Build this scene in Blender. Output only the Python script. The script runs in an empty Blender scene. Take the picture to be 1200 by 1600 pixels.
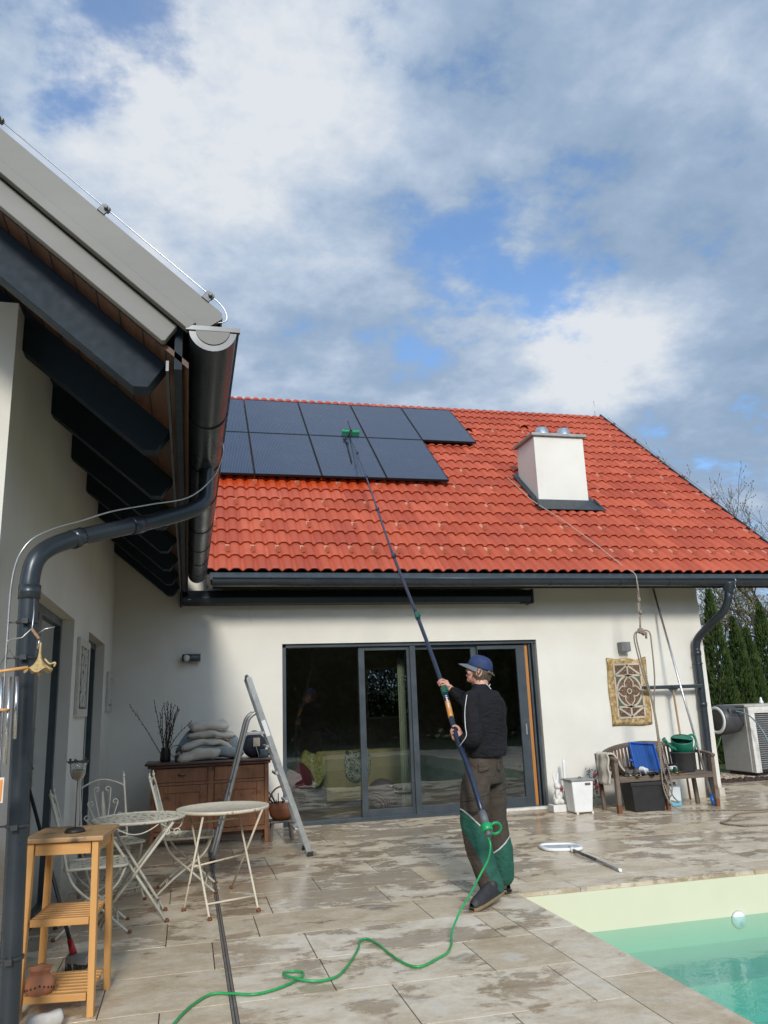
import bpy, math, random
from mathutils import Vector, Matrix, noise
random.seed(7)
sc = bpy.context.scene
COL = sc.collection
R_ = math.radians
T40 = math.tan(R_(40)); C40 = math.cos(R_(40)); S40 = math.sin(R_(40))

# ------------------------------------------------------------------ camera
cam_d = bpy.data.cameras.new('camera'); cam = bpy.data.objects.new('camera', cam_d); COL.objects.link(cam)
cam_d.sensor_fit = 'VERTICAL'; cam_d.sensor_height = 32.0; cam_d.lens = 1242.2 / 1600 * 32.0
cam_d.clip_start = 0.05; cam_d.clip_end = 2000
yaw, pit, rol = .24377, .23873, .03722
F = Vector((math.sin(yaw) * math.cos(pit), math.cos(yaw) * math.cos(pit), math.sin(pit)))
Rt = Vector((math.cos(yaw), -math.sin(yaw), 0)); Dn = -(Rt.cross(F))
xi = math.cos(rol) * Rt + math.sin(rol) * Dn; yi = -math.sin(rol) * Rt + math.cos(rol) * Dn
mw = Matrix((( xi.x, -yi.x, -F.x, 0), (xi.y, -yi.y, -F.y, 0), (xi.z, -yi.z, -F.z, 1.5), (0, 0, 0, 1)))
cam.matrix_world = mw
sc.camera = cam

# ------------------------------------------------------------------ sun + sky
SUNDIR = Vector((0.13, 1.0, -0.53)).normalized()          # direction the light travels
sun_d = bpy.data.lights.new('sun', 'SUN'); sun = bpy.data.objects.new('sun', sun_d); COL.objects.link(sun)
sun_d.energy = 2.75; sun_d.angle = R_(11); sun_d.color = (1.0, .945, .86)
sun.rotation_euler = SUNDIR.to_track_quat('-Z', 'Y').to_euler(); sun.location = (-2, -20, 14)
el = math.asin(-SUNDIR.z); az = math.atan2(-SUNDIR.x, -SUNDIR.y)
world = bpy.data.worlds.new('World'); sc.world = world; world.use_nodes = True
N = world.node_tree.nodes; Lk = world.node_tree.links
for n in list(N): N.remove(n)
def wn(t, **k):
    n = N.new(t)
    for a, b in k.items(): setattr(n, a, b)
    return n
def wmath(op, a, b=None, c=None, clamp=False):
    n = wn('ShaderNodeMath', operation=op); n.use_clamp = clamp
    for i, v in enumerate((a, b, c)):
        if v is None: continue
        if isinstance(v, (int, float)): n.inputs[i].default_value = v
        else: Lk.new(v, n.inputs[i])
    return n.outputs[0]
sky = wn('ShaderNodeTexSky', sky_type='NISHITA'); sky.sun_disc = False
sky.sun_elevation = el; sky.sun_rotation = az; sky.air_density = 1.0; sky.dust_density = .6; sky.ozone_density = 2.0
tc = wn('ShaderNodeTexCoord')
sep = wn('ShaderNodeSeparateXYZ'); Lk.new(tc.outputs['Generated'], sep.inputs[0])
zz = wmath('MAXIMUM', sep.outputs[2], 0.0); zz = wmath('ADD', zz, .22)
cx = wmath('DIVIDE', sep.outputs[0], zz); cy = wmath('DIVIDE', sep.outputs[1], zz)
comb = wn('ShaderNodeCombineXYZ'); Lk.new(cx, comb.inputs[0]); Lk.new(cy, comb.inputs[1])
def wnoise(scale, detail, rough, off=(0, 0, 0), dist=0.0):
    mp = wn('ShaderNodeMapping'); Lk.new(comb.outputs[0], mp.inputs[0]); mp.inputs['Location'].default_value = off
    n = wn('ShaderNodeTexNoise'); Lk.new(mp.outputs[0], n.inputs['Vector'])
    n.inputs['Scale'].default_value = scale; n.inputs['Detail'].default_value = detail
    n.inputs['Roughness'].default_value = rough; n.inputs['Distortion'].default_value = dist
    return n.outputs['Fac']
def blob(d, deg, amp):
    vm = wn('ShaderNodeVectorMath', operation='DOT_PRODUCT'); Lk.new(tc.outputs['Generated'], vm.inputs[0])
    vm.inputs[1].default_value = Vector(d).normalized()
    c = math.cos(R_(deg)); t = wmath('MULTIPLY', wmath('SUBTRACT', vm.outputs['Value'], c), 1 / (1 - c))
    t = wmath('MAXIMUM', t, 0.0); t = wmath('MULTIPLY', t, t)
    return wmath('MULTIPLY', t, amp)
def total(l):
    s = l[0]
    for q in l[1:]: s = wmath('ADD', s, q)
    return s
hole = total([blob(*a) for a in (
    ((-.07, .73, .684), 7, .27), ((.168, .681, .713), 6, .16), ((-.15, .80, .60), 6, .22), ((-.163, .749, .642), 7, .10),
    ((.355, .785, .52), 6, .13), ((.42, .79, .45), 5.5, .17), ((.29, .85, .44), 5, .12), ((.27, .81, .53), 5, .10), ((.38, .72, .58), 6, .10),
    ((.55, .60, .60), 6, .10), ((.62, .74, .25), 10, .10))])
bright = total([blob(*a) for a in (((.024, .755, .656), 16, .42), ((.463, .787, .407), 7, .75), ((.36, .81, .455), 6, .3), ((.55, .74, .42), 7, .25),
    ((.14, .86, .47), 14, .10), ((.2, .78, .6), 12, .1), ((.30, .93, .33), 12, .1))])
dark = total([blob(*a) for a in (((.64, .70, .33), 13, .34), ((.15, .83, .54), 9, .15), ((.449, .615, .648), 14, .06), ((.25, .88, .40), 8, .10), ((.5, .62, .6), 16, .04))])
n1 = wnoise(2.4, 10, .56, (3.1, 1.7, 0), .0); n2 = wnoise(6.5, 10, .60, (0.4, 5.2, 0), .0); n3 = wnoise(1.3, 5, .5, (7.4, 2.2, 0), .0)
base = wmath('ADD', wmath('MULTIPLY', n1, .55), wmath('MULTIPLY', n2, .45))
base = wmath('ADD', wmath('MULTIPLY', wmath('SUBTRACT', base, .5), 1.7), .5)
base = wmath('SUBTRACT', wmath('ADD', base, .145), hole)
mask = wn('ShaderNodeMapRange'); mask.interpolation_type = 'SMOOTHSTEP'; mask.clamp = True
Lk.new(base, mask.inputs[0]); mask.inputs[1].default_value = .36; mask.inputs[2].default_value = .56
mask.inputs[3].default_value = .24; mask.inputs[4].default_value = 1.0
# brightness of the clouds
br = wmath('ADD', wmath('MULTIPLY', wmath('SUBTRACT', n2, .5), 1.5), wmath('MULTIPLY', wmath('SUBTRACT', n1, .5), 1.3))
br = wmath('ADD', br, wmath('MULTIPLY', wmath('SUBTRACT', n3, .5), .8))
br = wmath('ADD', wmath('ADD', br, .42), wmath('SUBTRACT', bright, dark), clamp=False)
cr = wn('ShaderNodeValToRGB'); Lk.new(br, cr.inputs[0])
e = cr.color_ramp.elements; e[0].position = 0.0; e[0].color = (.27, .38, .54, 1); e[1].position = 1.0; e[1].color = (.76, .80, .85, 1)
q = e.new(.35); q.color = (.35, .46, .62, 1); q = e.new(.62); q.color = (.49, .59, .735, 1)
skys = wn('ShaderNodeVectorMath', operation='MULTIPLY'); Lk.new(sky.outputs[0], skys.inputs[0]); skys.inputs[1].default_value = (1.35, 1.75, 2.1)
cscale = wn('ShaderNodeVectorMath', operation='SCALE'); Lk.new(cr.outputs[0], cscale.inputs[0]); glow = blob(tuple(-SUNDIR), 62, 3.2)     # sky glow added around the sun, behind the photographer, as soft frontal fill
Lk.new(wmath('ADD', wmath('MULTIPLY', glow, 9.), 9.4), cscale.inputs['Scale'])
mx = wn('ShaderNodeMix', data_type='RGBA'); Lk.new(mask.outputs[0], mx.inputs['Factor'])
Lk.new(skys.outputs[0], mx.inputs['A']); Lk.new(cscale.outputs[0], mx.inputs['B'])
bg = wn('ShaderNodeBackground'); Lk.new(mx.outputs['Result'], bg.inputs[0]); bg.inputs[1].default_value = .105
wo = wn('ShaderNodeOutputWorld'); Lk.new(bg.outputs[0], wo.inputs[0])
vs = sc.view_settings; vs.view_transform = 'Standard'; vs.look = 'None'; vs.gamma = 1; vs.exposure = 0.0; vs.use_curve_mapping = False
sc.cycles.max_bounces = 8; sc.cycles.transparent_max_bounces = 16; sc.cycles.caustics_reflective = False; sc.cycles.caustics_refractive = False

# ------------------------------------------------------------------ material helper
class NT:
    def __init__(s, name):
        s.m = bpy.data.materials.new(name); s.m.use_nodes = True; s.t = s.m.node_tree; s.t.nodes.clear()
        s.out = s.n('ShaderNodeOutputMaterial'); s.b = s.n('ShaderNodeBsdfPrincipled'); s.l(s.b.outputs[0], s.out.inputs[0])
        s.tc = s.n('ShaderNodeTexCoord')
    def n(s, t, **k):
        n = s.t.nodes.new(t)
        for a, b in k.items(): setattr(n, a, b)
        return n
    def l(s, a, b): s.t.links.new(a, b)
    def math(s, op, a, b=None, clamp=False):
        n = s.n('ShaderNodeMath', operation=op); n.use_clamp = clamp
        for i, v in enumerate((a, b)):
            if v is None: continue
            if isinstance(v, (int, float)): n.inputs[i].default_value = v
            else: s.l(v, n.inputs[i])
        return n.outputs[0]
    def co(s, sc=(1, 1, 1), which='Object', loc=(0, 0, 0)):
        mp = s.n('ShaderNodeMapping'); s.l(s.tc.outputs[which], mp.inputs[0]); mp.inputs['Scale'].default_value = sc; mp.inputs['Location'].default_value = loc
        return mp.outputs[0]
    def noise(s, scale, detail=4, rough=.5, sc=(1, 1, 1), which='Object', loc=(0, 0, 0), dist=0):
        n = s.n('ShaderNodeTexNoise'); s.l(s.co(sc, which, loc), n.inputs['Vector'])
        n.inputs['Scale'].default_value = scale; n.inputs['Detail'].default_value = detail; n.inputs['Roughness'].default_value = rough; n.inputs['Distortion'].default_value = dist
        return n.outputs['Fac']
    def ramp(s, fac, stops, interp='LINEAR'):
        r = s.n('ShaderNodeValToRGB'); s.l(fac, r.inputs[0]); r.color_ramp.interpolation = interp
        e = r.color_ramp.elements; e[0].position = stops[0][0]; e[0].color = (*stops[0][1], 1); e[1].position = stops[-1][0]; e[1].color = (*stops[-1][1], 1)
        for p, c in stops[1:-1]: q = e.new(p); q.color = (*c, 1)
        return r.outputs[0]
    def rng(s, v, a, b, c=0., d=1.):
        r = s.n('ShaderNodeMapRange'); s.l(v, r.inputs[0])
        for i, x in enumerate((a, b, c, d)): r.inputs[i + 1].default_value = x
        r.interpolation_type = 'SMOOTHSTEP'
        return r.outputs[0]
    def mix(s, f, a, b):
        m = s.n('ShaderNodeMix', data_type='RGBA')
        for k, v in (('Factor', f), ('A', a), ('B', b)):
            if isinstance(v, tuple): m.inputs[6 if k == 'A' else 7].default_value = (*v, 1)
            elif isinstance(v, (int, float)): m.inputs[0].default_value = v
            else: s.l(v, m.inputs[0 if k == 'Factor' else 6 if k == 'A' else 7])
        return m.outputs[2]
    def bump(s, h, strength=.3, dist=.01):
        b = s.n('ShaderNodeBump'); s.l(h, b.inputs['Height']); b.inputs['Strength'].default_value = strength; b.inputs['Distance'].default_value = dist
        s.l(b.outputs[0], s.b.inputs['Normal'])
    def set(s, **k):
        for a, v in k.items():
            i = s.b.inputs[{'col': 'Base Color', 'rough': 'Roughness', 'metal': 'Metallic', 'spec': 'Specular IOR Level', 'trans': 'Transmission Weight', 'sss': 'Subsurface Weight', 'sheen': 'Sheen Weight', 'coat': 'Coat Weight'}[a]]
            if isinstance(v, (int, float)): i.default_value = v
            elif isinstance(v, tuple): i.default_value = (*v, 1)
            else: s.l(v, i)
        return s
def dk(c, f): return tuple(x * f for x in c)
_mc = {}
def simple(name, col, rough=.6, metal=0., var=.18, nscale=9., bumpk=.15, bscale=60., bdist=.002, col2=None, spec=.5, stretch=(1, 1, 1)):
    if name in _mc: return _mc[name]
    t = NT(name); f = t.noise(nscale, 5, .6, stretch)
    c2 = col2 or tuple(min(1, x * (1 + var)) for x in col)
    t.set(col=t.ramp(f, [(.3, dk(col, 1 - var)), (.7, c2)]), metal=metal, spec=spec)
    t.set(rough=t.math('ADD', t.math('MULTIPLY', t.noise(nscale * 2.3, 3), .25), rough - .12, clamp=True))
    if bumpk: t.bump(t.noise(bscale, 4, .6, stretch), bumpk, bdist)
    _mc[name] = t.m; return t.m

def wood(name, c1, c2, grain=(1, 1, 12), scale=6, rough=.55, stain=None, knots=True):
    t = NT(name)
    w = t.noise(scale, 6, .65, grain, dist=.6); w2 = t.noise(scale * 5, 4, .6, grain)
    f = t.math('ADD', t.math('MULTIPLY', w, .7), t.math('MULTIPLY', w2, .3))
    c = t.ramp(f, [(.3, c1), (.5, tuple((a + b) / 2 for a, b in zip(c1, c2))), (.7, c2)])
    if stain:
        s = t.rng(t.noise(5, 5, .6, (1, 1, 1), loc=(3, 1, 2)), .52, .68); c = t.mix(s, c, stain)
    t.set(col=c, rough=rough); t.bump(f, .25, .002)
    return t.m

# ------------------------------------------------------------------ mesh builder
OFF = {}
class M:
    def __init__(s): s.v = []; s.f = []; s.mi = []; s.sm = []; s.uv = None
    def add(s, vs, fs, mi=0, sm=False):
        o = len(s.v); s.v += [Vector(p) for p in vs]
        for f in fs: s.f.append(tuple(i + o for i in f)); s.mi.append(mi); s.sm.append(sm)
        return s
    def box(s, x0, x1, y0, y1, z0, z1, mi=0):
        return s.add([(x0, y0, z0), (x1, y0, z0), (x1, y1, z0), (x0, y1, z0), (x0, y0, z1), (x1, y0, z1), (x1, y1, z1), (x0, y1, z1)],
              [(0, 3, 2, 1), (4, 5, 6, 7), (0, 1, 5, 4), (1, 2, 6, 5), (2, 3, 7, 6), (3, 0, 4, 7)], mi)
    def obox(s, c, ax, hs, mi=0, taper=1.):
        c = Vector(c); a, b, d = [Vector(q).normalized() * h for q, h in zip(ax, hs)]
        p = []
        for k in (-1, 1):
            t = taper if k == 1 else 1
            for i, j in ((-1, -1), (1, -1), (1, 1), (-1, 1)): p.append(c + a * i * t + b * j * t + d * k)
        return s.add(p, [(0, 3, 2, 1), (4, 5, 6, 7), (0, 1, 5, 4), (1, 2, 6, 5), (2, 3, 7, 6), (3, 0, 4, 7)], mi)
    def bar(s, p, q, w, h, up=(0, 0, 1), mi=0, taper=1.):
        p = Vector(p); q = Vector(q); d = q - p; L = d.length; d = d / L; u = Vector(up)
        if abs(u.dot(d)) > .98: u = Vector((1, 0, 0)) if abs(d.x) < .9 else Vector((0, 1, 0))
        a = d.cross(u).normalized(); b = a.cross(d).normalized()
        return s.obox((p + q) / 2, (a, b, d), (w / 2, h / 2, L / 2), mi, taper)
    def tube(s, pts, r, n=8, mi=0, closed=False, caps=True, sm=True):
        pts = [Vector(p) for p in pts]; k = len(pts); rs = r if isinstance(r, (list, tuple)) else [r] * k
        u = None; rings = []
        for i in range(k):
            if closed: d = (pts[(i + 1) % k] - pts[i - 1])
            else: d = (pts[min(i + 1, k - 1)] - pts[max(i - 1, 0)])
            if d.length < 1e-9: d = Vector((0, 0, 1))
            d.normalize()
            if u is None: u = d.orthogonal().normalized()
            u = (u - d * u.dot(d))
            if u.length < 1e-6: u = d.orthogonal()
            u.normalize(); w = d.cross(u)
            rings.append([pts[i] + (u * math.cos(2 * math.pi * j / n) + w * math.sin(2 * math.pi * j / n)) * rs[i] for j in range(n)])
        vs = [p for rg in rings for p in rg]; fs = []
        for i in range(k if closed else k - 1):
            a = i * n; b = ((i + 1) % k) * n
            for j in range(n): fs.append((a + j, a + (j + 1) % n, b + (j + 1) % n, b + j))
        s.add(vs, fs, mi, sm)
        if caps and not closed:
            o = len(s.v) - len(vs)
            s.f.append(tuple(o + j for j in reversed(range(n)))); s.mi.append(mi); s.sm.append(False)
            s.f.append(tuple(o + (k - 1) * n + j for j in range(n))); s.mi.append(mi); s.sm.append(False)
        return s
    def lathe(s, prof, c=(0, 0, 0), ax=(0, 0, 1), n=24, mi=0, sx=1., sm=True):
        ax = Vector(ax).normalized(); c = Vector(c)
        u = Vector((1, 0, 0)) if abs(ax.x) < .9 else Vector((0, 1, 0)); u = (u - ax * u.dot(ax)).normalized(); w = ax.cross(u)
        vs = []
        for r, z in prof:
            for j in range(n):
                a = 2 * math.pi * j / n; vs.append(c + ax * z + u * math.cos(a) * r * sx + w * math.sin(a) * r)
        fs = []
        for i in range(len(prof) - 1):
            for j in range(n): fs.append((i * n + j, i * n + (j + 1) % n, (i + 1) * n + (j + 1) % n, (i + 1) * n + j))
        s.add(vs, fs, mi, sm)
        o = len(s.v) - len(vs)
        if prof[0][0] > 1e-4: s.f.append(tuple(o + j for j in reversed(range(n)))); s.mi.append(mi); s.sm.append(False)
        if prof[-1][0] > 1e-4: s.f.append(tuple(o + (len(prof) - 1) * n + j for j in range(n))); s.mi.append(mi); s.sm.append(False)
        return s
    def prism(s, poly, ext, mi=0):          # poly: 3D points, ext: vector
        poly = [Vector(p) for p in poly]; e = Vector(ext); n = len(poly)
        vs = poly + [p + e for p in poly]
        fs = [tuple(range(n)), tuple(reversed(range(n, 2 * n)))] + [(i, i + n, (i + 1) % n + n, (i + 1) % n) for i in range(n)]
        return s.add(vs, fs, mi)
    def sph(s, c, r, n=12, m=8, mi=0, rot=None):
        r = r if isinstance(r, (tuple, list)) else (r, r, r); c = Vector(c); vs = []; fs = []
        vs.append(Vector((0, 0, -r[2])))
        for i in range(1, m):
            t = -math.pi / 2 + math.pi * i / m
            for j in range(n):
                a = 2 * math.pi * j / n; vs.append(Vector((r[0] * math.cos(t) * math.cos(a), r[1] * math.cos(t) * math.sin(a), r[2] * math.sin(t))))
        vs.append(Vector((0, 0, r[2])))
        for j in range(n): fs.append((0, 1 + (j + 1) % n, 1 + j))
        for i in range(m - 2):
            for j in range(n): fs.append((1 + i * n + j, 1 + i * n + (j + 1) % n, 1 + (i + 1) * n + (j + 1) % n, 1 + (i + 1) * n + j))
        t = len(vs) - 1
        for j in range(n): fs.append((1 + (m - 2) * n + j, 1 + (m - 2) * n + (j + 1) % n, t))
        if rot is not None: vs = [rot @ v for v in vs]
        return s.add([v + c for v in vs], fs, mi, True)
    def sheet(s, fn, nu, nv, mi=0, sm=True):
        vs = [fn(i / nu, j / nv) for j in range(nv + 1) for i in range(nu + 1)]
        fs = [(j * (nu + 1) + i, j * (nu + 1) + i + 1, (j + 1) * (nu + 1) + i + 1, (j + 1) * (nu + 1) + i) for j in range(nv) for i in range(nu)]
        return s.add(vs, fs, mi, sm)
    def build(s, name, mats, parent=None, loc=None, bevel=0, solid=0, subs=0, fix=True):
        me = bpy.data.meshes.new(name)
        off = Vector(OFF.get(parent.name, (0, 0, 0))) if parent else Vector(loc or (0, 0, 0))
        me.from_pydata([tuple(v - off) for v in s.v], [], s.f)
        if not isinstance(mats, (list, tuple)): mats = [mats]
        for m in mats: me.materials.append(m)
        me.polygons.foreach_set('material_index', s.mi); me.polygons.foreach_set('use_smooth', s.sm)
        if s.uv:
            l = me.uv_layers.new(name='UVMap'); 
            for lp in me.loops: l.data[lp.index].uv = s.uv[lp.vertex_index]
        me.update()
        if fix:
            import bmesh
            b = bmesh.new(); b.from_mesh(me); bmesh.ops.recalc_face_normals(b, faces=b.faces); b.to_mesh(me); b.free()
        o = bpy.data.objects.new(name, me); COL.objects.link(o)
        if parent: o.parent = parent
        else: o.location = off
        OFF[o.name] = off
        if solid:
            md = o.modifiers.new('solid', 'SOLIDIFY'); md.thickness = solid; md.offset = 0
        if bevel:
            md = o.modifiers.new('bevel', 'BEVEL'); md.width = bevel; md.segments = 2; md.limit_method = 'ANGLE'; md.harden_normals = False
        if subs:
            md = o.modifiers.new('sub', 'SUBSURF'); md.levels = subs; md.render_levels = subs
        return o
def tag(o, label=None, cat=None, group=None, kind=None):
    if label: o['label'] = label
    if cat: o['category'] = cat
    if group: o['group'] = group
    if kind: o['kind'] = kind
    return o
def thing(name, label, cat, loc=(0, 0, 0), group=None):
    o = bpy.data.objects.new(name, None); COL.objects.link(o); o.location = loc; OFF[o.name] = Vector(loc); o.empty_display_size = .1
    return tag(o, label, cat, group)
def copy_tree(o, parent=None):
    c = o.copy(); COL.objects.link(c); OFF[c.name] = OFF.get(o.name, Vector((0, 0, 0)))
    if parent: c.parent = parent
    for ch in [q for q in bpy.data.objects if q.parent == o]: copy_tree(ch, c)
    return c
def arc(c, r, a0, a1, n, u=(1, 0, 0), w=(0, 0, 1)):
    c = Vector(c); u = Vector(u); w = Vector(w)
    return [c + u * r * math.cos(a0 + (a1 - a0) * i / n) + w * r * math.sin(a0 + (a1 - a0) * i / n) for i in range(n + 1)]
def spline(pts, k=8, closed=False):
    P = [Vector(p) for p in pts]; out = []; n = len(P)
    for i in range(n if closed else n - 1):
        g = (lambda j: P[j % n]) if closed else (lambda j: P[max(0, min(n - 1, j))])
        a, b, c, d = g(i - 1), g(i), g(i + 1), g(i + 2)
        for t in range(k):
            t = t / k
            out.append(.5 * ((2 * b) + (c - a) * t + (2 * a - 5 * b + 4 * c - d) * t * t + (3 * b - a - 3 * c + d) * t ** 3))
    if not closed: out.append(P[-1])
    return out
# ------------------------------------------------------------------ materials of the setting
def plaster():
    t = NT('plaster'); f = t.noise(1.3, 5, .6); g = t.noise(260, 3, .7)
    c = t.ramp(f, [(.3, (.645, .615, .54)), (.7, (.715, .69, .615))])
    dirt = t.rng(t.noise(3, 6, .7, (1, 1, .25), loc=(5, 5, 5)), .62, .85, 0, .28)
    c = t.mix(dirt, c, (.38, .35, .29))
    sz = t.n('ShaderNodeSeparateXYZ'); t.l(t.tc.outputs['Object'], sz.inputs[0])
    spl = t.rng(t.math('ADD', sz.outputs[2], t.math('MULTIPLY', t.noise(7, 6, .7), -.35)), -.16, .10, .55, 0); c = t.mix(spl, c, (.36, .32, .25))
    t.set(col=c, rough=.9, spec=.2); t.bump(g, .6, .004); return t.m
PLASTER = plaster()
ANTH = simple('anthracite_metal', (.040, .052, .060), .38, 0., .25, 4, .05, 30)
ANTHG = simple('anthracite_gutter', (.030, .038, .045), .30, .2, .2, 3, .03, 20)
BLUEBLK = simple('dark_stained_timber', (.014, .024, .034), .62, 0., .1, 9, .2, 40, stretch=(1, 8, 1), spec=.2)
_z = NT('zinc_sheet'); _z.set(col=_z.ramp(_z.noise(1.2, 4, .6, (1, 1, 3)), [(.3, (.165, .16, .145)), (.7, (.20, .195, .175))]), rough=.55, spec=.35); _z.bump(_z.noise(140, 2), .05, .001); ZINC = _z.m
ALU = simple('aluminium', (.52, .52, .51), .34, .85, .12, 14, .05, 50)
SOFFIT = wood('soffit_boards', (.035, .016, .008), (.13, .058, .026), (12, 1, 12), 2.2, .6)
BLACK = simple('black_rubber', (.012, .012, .013), .6, 0, .3)
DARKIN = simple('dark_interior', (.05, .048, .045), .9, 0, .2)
WHITEP = simple('white_plastic', (.74, .74, .72), .38, 0, .06, 5, .03)

def tile_mat():
    t = NT('roof_tiles')
    uv = t.n('ShaderNodeUVMap'); sp = t.n('ShaderNodeSeparateXYZ'); t.l(uv.outputs[0], sp.inputs[0])
    fu = t.math('FLOOR', t.math('MULTIPLY', sp.outputs[0], 1 / .344)); fv = t.math('FLOOR', t.math('ADD', sp.outputs[1], .001))
    cb = t.n('ShaderNodeCombineXYZ'); t.l(fu, cb.inputs[0]); t.l(fv, cb.inputs[1])
    wnz = t.n('ShaderNodeTexWhiteNoise'); wnz.noise_dimensions = '3D'; t.l(cb.outputs[0], wnz.inputs['Vector'])
    c = t.ramp(wnz.outputs['Value'], [(0, (.34, .056, .023)), (.5, (.40, .072, .030)), (1, (.48, .098, .044))])
    dirt = t.rng(t.noise(2.2, 6, .65), .42, .75, 0, .45); c = t.mix(dirt, c, (.30, .055, .035))
    sp2 = t.rng(t.noise(70, 2, .5), .70, .76, 0, .2); c = t.mix(sp2, c, (.16, .07, .05))
    # water that has run off the panels wets the course right below them
    wet = t.math('MULTIPLY', t.rng(t.math('ADD', sp.outputs[1], t.math('MULTIPLY', t.noise(6, 3), .6)), 7.2, 7.45), t.rng(t.math('ADD', sp.outputs[0], t.math('MULTIPLY', t.noise(3, 3), 1.2)), 3.2, 4.2, 1, 0))
    c = t.mix(wet, c, (.40, .050, .010))
    t.set(col=c, rough=t.math('SUBTRACT', t.math('ADD', t.math('MULTIPLY', t.noise(12, 3), .2), .42), t.math('MULTIPLY', wet, .3)), spec=.45)
    t.bump(t.noise(120, 4, .6), .12, .002); return t.m
TILE = tile_mat()

# ------------------------------------------------------------------ ground, paving, pool
def slab_mat():
    t = NT('travertine_paving')
    uv = t.n('ShaderNodeUVMap'); sp = t.n('ShaderNodeSeparateXYZ'); t.l(uv.outputs[0], sp.inputs[0]); rnd = sp.outputs[0]
    veins = t.noise(3.4, 8, .66, (1, 1.35, 1), dist=.5); fine = t.noise(24, 6, .72, (1, 1.2, 1))
    cloud = t.noise(1.1, 5, .6, (1, 1.2, 1))
    f = t.math('ADD', t.math('ADD', t.math('MULTIPLY', veins, .5), t.math('MULTIPLY', fine, .28)), t.math('MULTIPLY', rnd, .22))
    dry = t.ramp(f, [(.32, (.42, .32, .20)), (.46, (.57, .47, .335)), (.58, (.68, .59, .455)), (.72, (.78, .71, .60))])
    wetc = t.ramp(f, [(.32, (.24, .165, .095)), (.50, (.38, .285, .185)), (.66, (.50, .40, .28)), (.78, (.60, .51, .38))])
    wn1 = t.noise(2.5, 10, .70, (.85, 1.25, 1), loc=(4.3, 2.1, 0), dist=.25)
    sy = t.n('ShaderNodeSeparateXYZ'); t.l(t.tc.outputs['Object'], sy.inputs[0])
    # the terrace was hosed down near the wall, drier towards the camera and the pool side
    bias = t.rng(sy.outputs[1], 4.2, 9.5, -.055, .06)
    biasx = t.rng(sy.outputs[0], .6, 3.0, .0, -.035)
    w = t.math('ADD', t.math('ADD', wn1, t.math('ADD', bias, biasx)), t.math('MULTIPLY', t.math('SUBTRACT', rnd, .5), .16))
    wet = t.rng(w, .466, .545)
    c = t.mix(wet, dry, wetc)
    blot = t.rng(t.noise(3.4, 7, .72, (.8, 1.3, 1), loc=(1, 9, 0), dist=.4), .50, .60, 0, .28); c = t.mix(blot, c, (.34, .25, .145))
    pale = t.rng(t.noise(2.9, 8, .75, (.7, 1.5, 1), loc=(11, 3, 0), dist=.6), .56, .64, 0, .5); c = t.mix(pale, c, (.60, .56, .49))
    pits = t.rng(t.noise(95, 3, .6, (.6, 1.8, 1)), .63, .70, 0, .55); c = t.mix(pits, c, (.13, .10, .075))
    t.set(col=c, rough=t.ramp(t.math('ADD', t.math('MULTIPLY', wet, .8), t.math('MULTIPLY', fine, .2)), [(0.1, (.62,) * 3), (.5, (.42,) * 3), (.85, (.22,) * 3), (1, (.17,) * 3)]), spec=.5)
    h = t.math('ADD', t.math('MULTIPLY', fine, .5), t.math('MULTIPLY', pits, -.6))
    h = t.math('ADD', h, t.math('MULTIPLY', t.noise(4, 3, .5), 1.2))
    b = t.n('ShaderNodeBump'); t.l(h, b.inputs['Height']); b.inputs['Distance'].default_value = .004
    t.l(t.math('SUBTRACT', .55, t.math('MULTIPLY', wet, .38)), b.inputs['Strength']); t.l(b.outputs[0], t.b.inputs['Normal'])
    return t.m
SLAB = slab_mat()
GROUT = simple('joint_grout', (.055, .042, .03), .85, 0, .3, 20)
SLABS = []
def slab(m, x0, x1, y0, y1, g=.0032, top=0., h=.03):
    if x1 - x0 < .03 or y1 - y0 < .03: return
    o = len(m.v); r = random.random()
    m.box(x0 + g, x1 - g, y0 + g, y1 - g, top - h, top)
    if m.uv is None: m.uv = []
    m.uv += [(r, random.random())] * (len(m.v) - o)
PX0, PX1, PY0, PY1 = 2.60, 7.2, -2.2, 6.47        # pool opening
CO = .355                                           # coping width
rs = random.Random(4)
m = M(); ys = 4.16 - .6125 * 14; k = 0
while ys < 12.6:
    y0, y1 = ys, ys + .6125; ys = y1; k += 1
    x = -6.0 + [0, .62, .3, .93, .46][k % 5]; spans = []
    lens = [.93, 1.24, .93, .62, 1.24]
    i = k
    while x < 12.4:
        w = lens[i % 5]; i += 1; spans.append((x, x + w)); x += w
    for a, b in spans:
        # cut by the drain channel x .24-.29, by the pool with its coping, by the wing wall
        parts = [(a, b)]
        def cut(parts, c0, c1):
            r = []
            for p, q in parts:
                if q <= c0 or p >= c1: r.append((p, q)); continue
                if p < c0: r.append((p, c0))
                if q > c1: r.append((c1, q))
            return r
        if y0 < 10.9: parts = cut(parts, .250, .280)
        for p, q in parts:
            px0, px1, py0, py1 = PX0 - CO, PX1 + CO, PY0 - CO, PY1 + CO
            if q <= px0 or p >= px1 or y1 <= py0 or y0 >= py1: slab(m, p, q, y0, y1)
            else:
                if p < px0: slab(m, p, px0, y0, y1)
                if q > px1: slab(m, px1, q, y0, y1)
                a2, b2 = max(p, px0), min(q, px1)
                if y1 > py1: slab(m, a2, b2, py1, y1)
                if y0 < py0: slab(m, a2, b2, y0, py0)
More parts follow.
